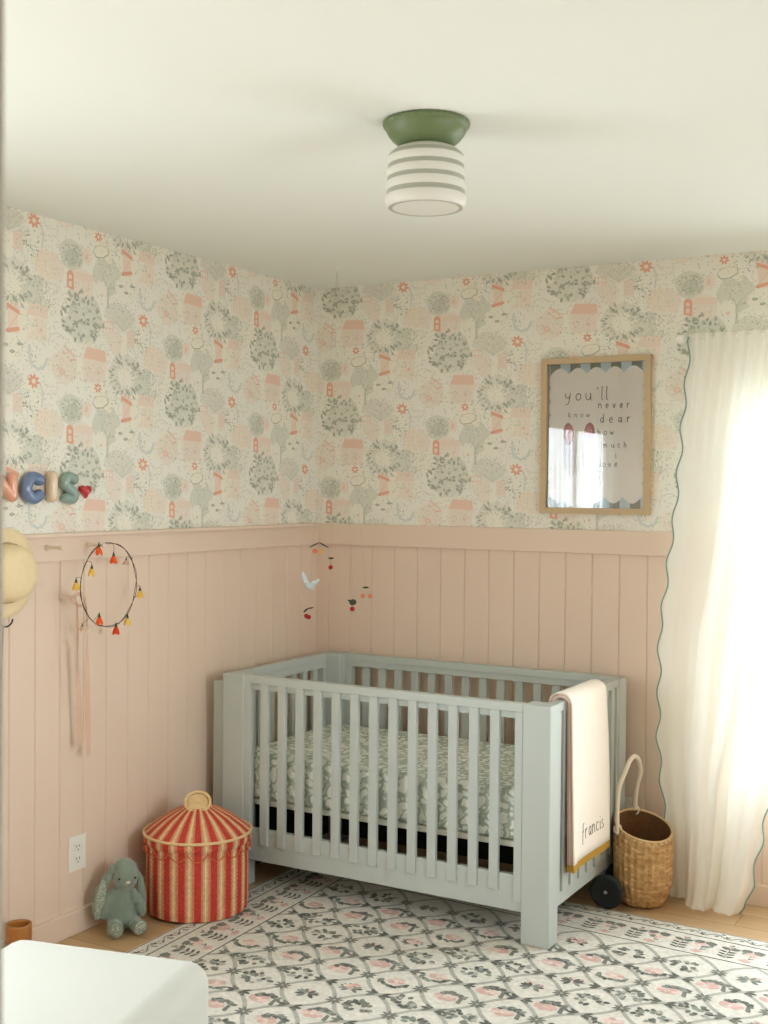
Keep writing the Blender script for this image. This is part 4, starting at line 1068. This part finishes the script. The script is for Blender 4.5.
# ---------------------------------------------------------------- pegs on the wainscot
M_peg = mat('blush_peg', (220, 202, 184), .5, .3)
def peg(y, z, L, lab):
    mb = MB(); x0 = .0142 if z > RB else .0005
    mb.lathe([(0, 0), (.010, 0), (.009, .006), (.006, .010), (.0055, L - .012), (.008, L - .006), (.0085, L - .002), (.006, L), (0, L)], 20)
    m_ = Matrix.Translation((x0, y, z)) @ Matrix.Rotation(PI / 2, 4, 'Y')
    mb.v = [tuple(m_ @ Vector(v)) for v in mb.v]
    o = mb.build('wall_peg', M_peg); tag(o, lab, 'peg', 'pegs on the left wall'); return o
PEGS = [(-1.672, 1.343, .075, 'empty blush wooden peg in the rail right of the hat'), (-1.475, 1.345, .075, 'blush wooden peg in the rail holding the flower hoop'), (-1.592, 1.172, .080, 'blush wooden peg on the boards holding the ribbons')]
for q in PEGS: peg(*q)
PEG_HAT = peg(-1.895, 1.30, .05, 'blush wooden peg carrying the straw hat at the left edge')

# ---------------------------------------------------------------- flower hoop
hoop = thing('flower_hoop', (.078, -1.44, 1.36), 'thin vine hoop hung with little orange and yellow bell flowers', 'wreath')
M_vine = mat('dark_vine', (78, 62, 46), .8, .2, noise=(40, .3)); M_cal = mat('dark_green_calyx', (70, 74, 48), .8, .2)
hc = Vector((.078, -1.440, 1.206)); HRy, HRz = .139, .1455
mb = MB()
for j in range(2):
    mb.tube([hc + Vector((.002 * math.sin(5 * t + 2 * j), (HRy + .0022 * math.sin(7 * t + 3 * j)) * math.cos(t), (HRz + .0022 * math.cos(6 * t + 2 * j)) * math.sin(t))) for t in [2 * PI * k / 90 for k in range(90)]], .0012, 6, closed=True)
for t in (2.2, 3.0, 3.4, 3.7, 3.9, 5.9, .6, 5.0):
    q = hc + Vector((0, HRy * math.cos(t), HRz * math.sin(t))); mb.tube([q, q + Vector((.004, .010 * math.cos(t + 1.2), .010 * math.sin(t + 1.2)))], [.002, .0008], 6)
mb.build('vine_ring', M_vine, hoop)
M_or = mat('orange_felt', (226, 92, 40), .8, .2); M_ye = mat('yellow_felt', (226, 184, 84), .8, .2); M_pa = mat('pale_felt', (204, 176, 150), .8, .2); M_rd = mat('red_orange_felt', (208, 66, 36), .8, .2)
def flower_bell(mb_c, mb_p, top, L, tilt=0.0):
    mb_c.lathe([(.0008, .004), (.0015, 0), (.0045, -.010), (.0052, -.014)], 10, top)
    n = 5; V = []; fs = []
    for k in range(n):                     # five overlapping petals
        a = 2 * PI * k / n + tilt; ca, sa = math.cos(a), math.sin(a); base = len(V)
        for (r, z, w) in ((.003, -.010, .003), (.0070, -.017, .0055), (.0098, -.024, .0068), (.0120, -.031, .0050), (.0128, -.035, .0015)):
            for s in (-1, 0, 1): V.append((top[0] + (r + (.001 if s == 0 else 0)) * ca - s * w * sa, top[1] + (r + (.001 if s == 0 else 0)) * sa + s * w * ca, top[2] + z * L / .035))
        for i in range(4):
            for s in range(2): fs.append([base + i * 3 + s, base + i * 3 + s + 1, base + i * 3 + s + 4, base + i * 3 + s + 3])
    mb_p.add(V, fs, True)
# (y, z of the bell top, ring angle it hangs from, colour)
BELLS = [(-1.505, 1.352, M_or), (-1.431, 1.319, M_or), (-1.538, 1.281, M_ye), (-1.612, 1.239, M_ye), (-1.294, 1.189, M_ye), (-1.501, 1.113, M_or), (-1.417, 1.071, M_rd), (-1.359, 1.097, M_ye), (-1.333, 1.293, M_pa), (-1.551, 1.078, M_pa)]
for i, (y, z, m_) in enumerate(BELLS):
    x = .090 if m_ is not M_pa else .06
    a = math.atan2((z - hc.z) / HRz, (y - hc.y) / HRy); ring = hc + Vector((0, HRy * math.cos(a), HRz * math.sin(a)))
    mc = MB(); mp = MB(); flower_bell(mc, mp, (x, y, z), .040 if m_ is not M_pa else .024, i)
    mc.tube(smooth_path([ring, (ring + Vector((x, y, z))) / 2 + Vector((.006, 0, .006)), (x, y, z + .003)], 5), .0007, 5)
    p = mp.build('flower', m_, hoop); c = mc.build('calyx', M_cal); c.parent = p
# ribbons on the lower peg
rb = thing('ribbon_bundle', (.06, -1.592, 1.17), 'pale blush ribbons hanging from a peg beside the flower hoop', 'ribbon')
M_rib = mat('blush_ribbon', (212, 178, 156), .7, .2, sheen=.2)
def ribbon(pts, w, tw):
    P = smooth_path(pts, 8); V = []
    for i, p in enumerate(P):
        t = i / (len(P) - 1); a = tw * math.sin(t * PI * 2) + .2; W = w[0] + (w[1] - w[0]) * t
        V += [p + Vector((math.sin(a) * W, -math.cos(a) * W, 0)), p + Vector((-math.sin(a) * W, math.cos(a) * W, 0))]
    mb = MB(); mb.add(V, [[2 * i, 2 * i + 1, 2 * i + 3, 2 * i + 2] for i in range(len(P) - 1)], True)
    mb.add([v + Vector((.0008, 0, 0)) for v in V], [[2 * i + 2, 2 * i + 3, 2 * i + 1, 2 * i] for i in range(len(P) - 1)], True)
    return mb.build('ribbon', M_rib, rb)
px_, py_, pz_ = .062, -1.592, 1.176
ribbon([(px_, py_ + .01, pz_), (.060, -1.575, 1.10), (.050, -1.560, .92), (.046, -1.550, .75), (.044, -1.543, .66)], (.004, .009), 1.2)
ribbon([(px_, py_ + .02, pz_), (.066, -1.540, 1.135), (.056, -1.524, .98), (.050, -1.514, .80), (.046, -1.505, .62)], (.006, .010), .9)
mb = MB(); mb.tube(smooth_path([(px_, py_ - .012, pz_ - .012), (px_ + .01, py_, pz_ + .008), (px_ + .012, py_ + .03, pz_ + .004), (px_ + .006, py_ + .045, pz_ - .02), (px_, py_ + .03, pz_ - .034), (px_ - .004, py_ + .004, pz_ - .02)], 6, True), .006, 8, closed=True, flat=.5); mb.build('knot', M_rib, rb)

# ---------------------------------------------------------------- straw hat
hat = thing('straw_hat', (.02, -1.885, 1.30), 'pale straw sun hat hanging on the left wall at the edge of view', 'hat')
M_straw = mat('pale_straw', (226, 206, 166), .75, .2, noise=(40, .06), bump=(200, .3, .001))
Mh = Matrix.Translation((.020, -1.872, 1.270)) @ Matrix.Rotation(PI / 2, 4, 'Y') @ Matrix.Rotation(math.radians(0), 4, 'X')
mb = MB(); rc = 0
prof = [(.143, .006), (.144, .009), (.143, .012), (.12, .016), (.098, .020), (.094, .028), (.091, .05), (.084, .072), (.068, .088), (.040, .096), (.0005, .098)]
t_ = MB(); t_.lathe(prof, 72, (0, 0, 0), True, None)
V = []
for v in t_.v:
    w = 1 if math.hypot(v[0], v[1]) > .11 else 0
    a = math.atan2(v[1], v[0]); V.append(Mh @ Vector((v[0], v[1], v[2] + w * (.010 * math.cos(2 * a) - .002))))
mb.add(V, t_.f, True); mb.build('hat_shell', M_straw, hat)
mb = MB(); t_ = MB(); t_.lathe([(.0975, .021), (.0955, .034)], 72); mb.add([Mh @ Vector(v) for v in t_.v], t_.f, True); mb.build('band', mat('hat_band', (170, 138, 92), .8, .2), hat)
# dark hook with a cord below the hat
M_iron = mat('black_iron', (52, 48, 42), .5, .4, .6)
hk = thing('wall_hook', (.001, -1.86, 1.12), 'black curved wire hook with a thin cord below the hat', 'hook')
mb = MB(); mb.box(.0003, .004, -1.872, -1.862, 1.10, 1.135, .001); mb.tube(smooth_path([(.003, -1.867, 1.112), (.018, -1.867, 1.100), (.034, -1.862, 1.098), (.044, -1.853, 1.108), (.046, -1.848, 1.122)], 6), .0026, 8); mb.build('wire', M_iron, hk)
mb = MB(); mb.tube([(.024, -1.868, 1.102), (.018, -1.870, .9), (.014, -1.869, .64)], .0018, 6); mb.build('cord', mat('grey_cord', (120, 116, 104), .9, .1), hk)

# ---------------------------------------------------------------- nursery mobile above the crib
mob = thing('nursery_mobile', (.38, -.45, H), 'hanging nursery mobile of a white bird and small fruits above crib', 'mobile')
M_thr = bpy.data.materials.new('clear_thread'); M_thr.use_nodes = True; nt = M_thr.node_tree; nt.nodes['Principled BSDF'].inputs['Base Color'].default_value = (*lin((214, 196, 176)), 1); nt.nodes['Principled BSDF'].inputs['Alpha'].default_value = .35
M_leaf = mat('dark_felt_leaf', (62, 70, 48), .85, .2); M_cher = mat('cherry_felt', (168, 28, 34), .5, .3); M_or2 = mat('coral_felt', (226, 128, 98), .7, .2); M_pe = mat('peach_felt', (226, 176, 122), .7, .2); M_bird = mat('pale_blue_felt', (206, 220, 226), .8, .2, noise=(60, .1))
def mthread(x, y, z): mb = MB(); mb.tube([(x, y, z), (.38, -.45, H - .019)], .0002, 4); mb.build('thread', M_thr, mob)
mb = MB(); mb.lathe([(0, 0), (.006, 0), (.006, -.003), (.002, -.007), (.0015, -.02), (0, -.02)], 20, (.38, -.45, H - .0005)); mb.build('ceiling_hook', M_ceil, mob)
def fl(mb, c, L, W, a, th=.0025):          # a padded felt leaf in the picture-facing plane
    R = Matrix.Translation(Vector(c)) @ Matrix.Rotation(.5, 4, 'Z') @ Matrix.Rotation(-a, 4, 'Y'); mb.ell((0, 0, 0), (L, th, W), R, 14, 8)
def at(px, py):                            # metres from the measured hanging points, all at y = -.45
    return ((px - 319) * .00474 + .303, -.45, 1.314 - (py - 545) * .00392 + (px - 319) * .00012)
# twig with two fruits
x, y, z = at(319, 543); mb = MB(); fl(mb, at(314, 545), .024, .0028, .5); fl(mb, at(324, 545), .024, .0028, -.5); mb.build('leaf', M_leaf, mob); mthread(*at(319, 542))
for q, m_ in ((at(315, 551.5), M_or2), (at(321.5, 552), M_pe)): mb = MB(); mb.ell(q, (.0105, .0105, .0105)); mb.build('fruit', m_, mob)
def fruit(px, py, r, m_): mb = MB(); mb.ell(at(px, py), (r, r, r)); mb.build('fruit', m_, mob)
mb = MB(); fl(mb, at(331.3, 558.6), .012, .004, 0); mb.build('leaf', M_leaf, mob); fruit(331, 568, .009, M_cher); mb = MB(); mb.tube([at(331, 567), at(331.3, 559)], .0005, 5); mb.build('stem', M_leaf, mob); mthread(*at(331.3, 558))
mb = MB(); fl(mb, at(366, 588), .013, .004, 0); mb.build('leaf', M_leaf, mob); mthread(*at(366, 588))
for px in (363, 370.5): fruit(px, 596.5, .0085, M_or2)
mb = MB(); fl(mb, at(353.5, 603.5), .015, .012, .2); fl(mb, at(350.5, 602), .010, .004, -.2); mb.build('leaf', M_leaf, mob); fruit(353, 610.3, .010, M_cher); mthread(*at(354, 601))
mb = MB(); fl(mb, at(306, 613.5), .014, .004, .7); fl(mb, at(311, 611), .012, .003, .2); mb.build('leaf', M_leaf, mob); fruit(306.5, 619.5, .0095, M_cher); fruit(309, 620.5, .0095, M_cher); mthread(*at(309, 611))
# bird
mb = MB(); mb.ell((0, 0, 0), (.024, .011, .014), Matrix.Translation(Vector(at(309.5, 588))) @ R3(0, .35), 18, 12); mb.ell(at(313.5, 584.5), (.010, .009, .009)); bd = mb.build('bird_body', M_bird, mob)
mb = MB(); R = Matrix.Translation(Vector(at(305, 581.5))) @ Matrix.Rotation(.4, 4, 'Z') @ Matrix.Rotation(-.35, 4, 'Y'); mb.ell((0, 0, 0), (.010, .003, .034), R, 16, 10); mb.build('bird_wing', M_bird, mob)
mb = MB(); R = Matrix.Translation(Vector(at(315, 585))) @ Matrix.Rotation(.4, 4, 'Z') @ Matrix.Rotation(.85, 4, 'Y'); mb.ell((0, 0, 0), (.007, .003, .026), R, 16, 10); mb.build('bird_wing', M_bird, mob); mthread(*at(309.5, 586))

# ---------------------------------------------------------------- daylight and camera
w = bpy.data.worlds.new('sky'); scn.world = w; w.use_nodes = True
bg = w.node_tree.nodes['Background']; bg.inputs['Strength'].default_value = 17
wt = w.node_tree; wc = wt.nodes.new('ShaderNodeTexCoord'); sx = wt.nodes.new('ShaderNodeSeparateXYZ'); wr_ = wt.nodes.new('ShaderNodeValToRGB')   # pale sky over darker ground
wm = wt.nodes.new('ShaderNodeMapRange'); wm.inputs['From Min'].default_value = -.5; wm.inputs['From Max'].default_value = .5
wt.links.new(wc.outputs['Generated'], sx.inputs[0]); wt.links.new(sx.outputs['Z'], wm.inputs['Value']); wt.links.new(wm.outputs['Result'], wr_.inputs['Fac']); wt.links.new(wr_.outputs['Color'], bg.inputs['Color'])
wr_.color_ramp.elements[0].position = .18; wr_.color_ramp.elements[0].color = (.42, .46, .47, 1)
wr_.color_ramp.elements[1].position = .46; wr_.color_ramp.elements[1].color = (.86, .975, 1.06, 1)
def portal(loc, rot, sx, sy):
    l = bpy.data.lights.new('window_portal', 'AREA'); l.shape = 'RECTANGLE'; l.size = sx; l.size_y = sy; l.cycles.is_portal = True
    o = bpy.data.objects.new('window_portal', l); COL.objects.link(o); o.location = loc; o.rotation_euler = rot
portal(((WB[0] + WB[1]) / 2, .13, (WB[2] + WB[3]) / 2), (-PI / 2, 0, 0), WB[1] - WB[0], WB[3] - WB[2])
portal((-.069, (WL[0] + WL[1]) / 2, (WL[2] + WL[3]) / 2), (0, -PI / 2, 0), WL[3] - WL[2], WL[1] - WL[0])

portal((XR + .13, (WR[0] + WR[1]) / 2, (WR[2] + WR[3]) / 2), (0, PI / 2, 0), WR[3] - WR[2], WR[1] - WR[0])  # daylight through the added right wall window

CAM = (2.9972, -4.6282, 1.5536); yaw, pitch, roll, F = .5196, -.0207, .0083, 1218.24
cam = bpy.data.cameras.new('camera'); co = bpy.data.objects.new('camera', cam); COL.objects.link(co)
fwv = Vector((-math.sin(yaw) * math.cos(pitch), math.cos(yaw) * math.cos(pitch), math.sin(pitch))); r0 = Vector((math.cos(yaw), math.sin(yaw), 0)); u0 = r0.cross(fwv)
r2 = r0 * math.cos(roll) + u0 * math.sin(roll); u2 = -r0 * math.sin(roll) + u0 * math.cos(roll)
Mc = Matrix(((r2.x, u2.x, -fwv.x, CAM[0]), (r2.y, u2.y, -fwv.y, CAM[1]), (r2.z, u2.z, -fwv.z, CAM[2]), (0, 0, 0, 1)))
co.matrix_world = Mc
cam.sensor_fit = 'VERTICAL'; cam.sensor_height = 36; cam.lens = F * 36 / 1024; cam.clip_start = .02
cam.dof.use_dof = True; cam.dof.focus_distance = 4.6; cam.dof.aperture_fstop = 8
scn.camera = co
vs_ = scn.view_settings; vs_.view_transform = 'Standard'; vs_.look = 'None'; vs_.gamma = 1; vs_.exposure = -0.08; vs_.use_curve_mapping = False
scn.cycles.max_bounces = 12; scn.cycles.diffuse_bounces = 8; scn.cycles.transparent_max_bounces = 16; scn.cycles.use_denoising = True
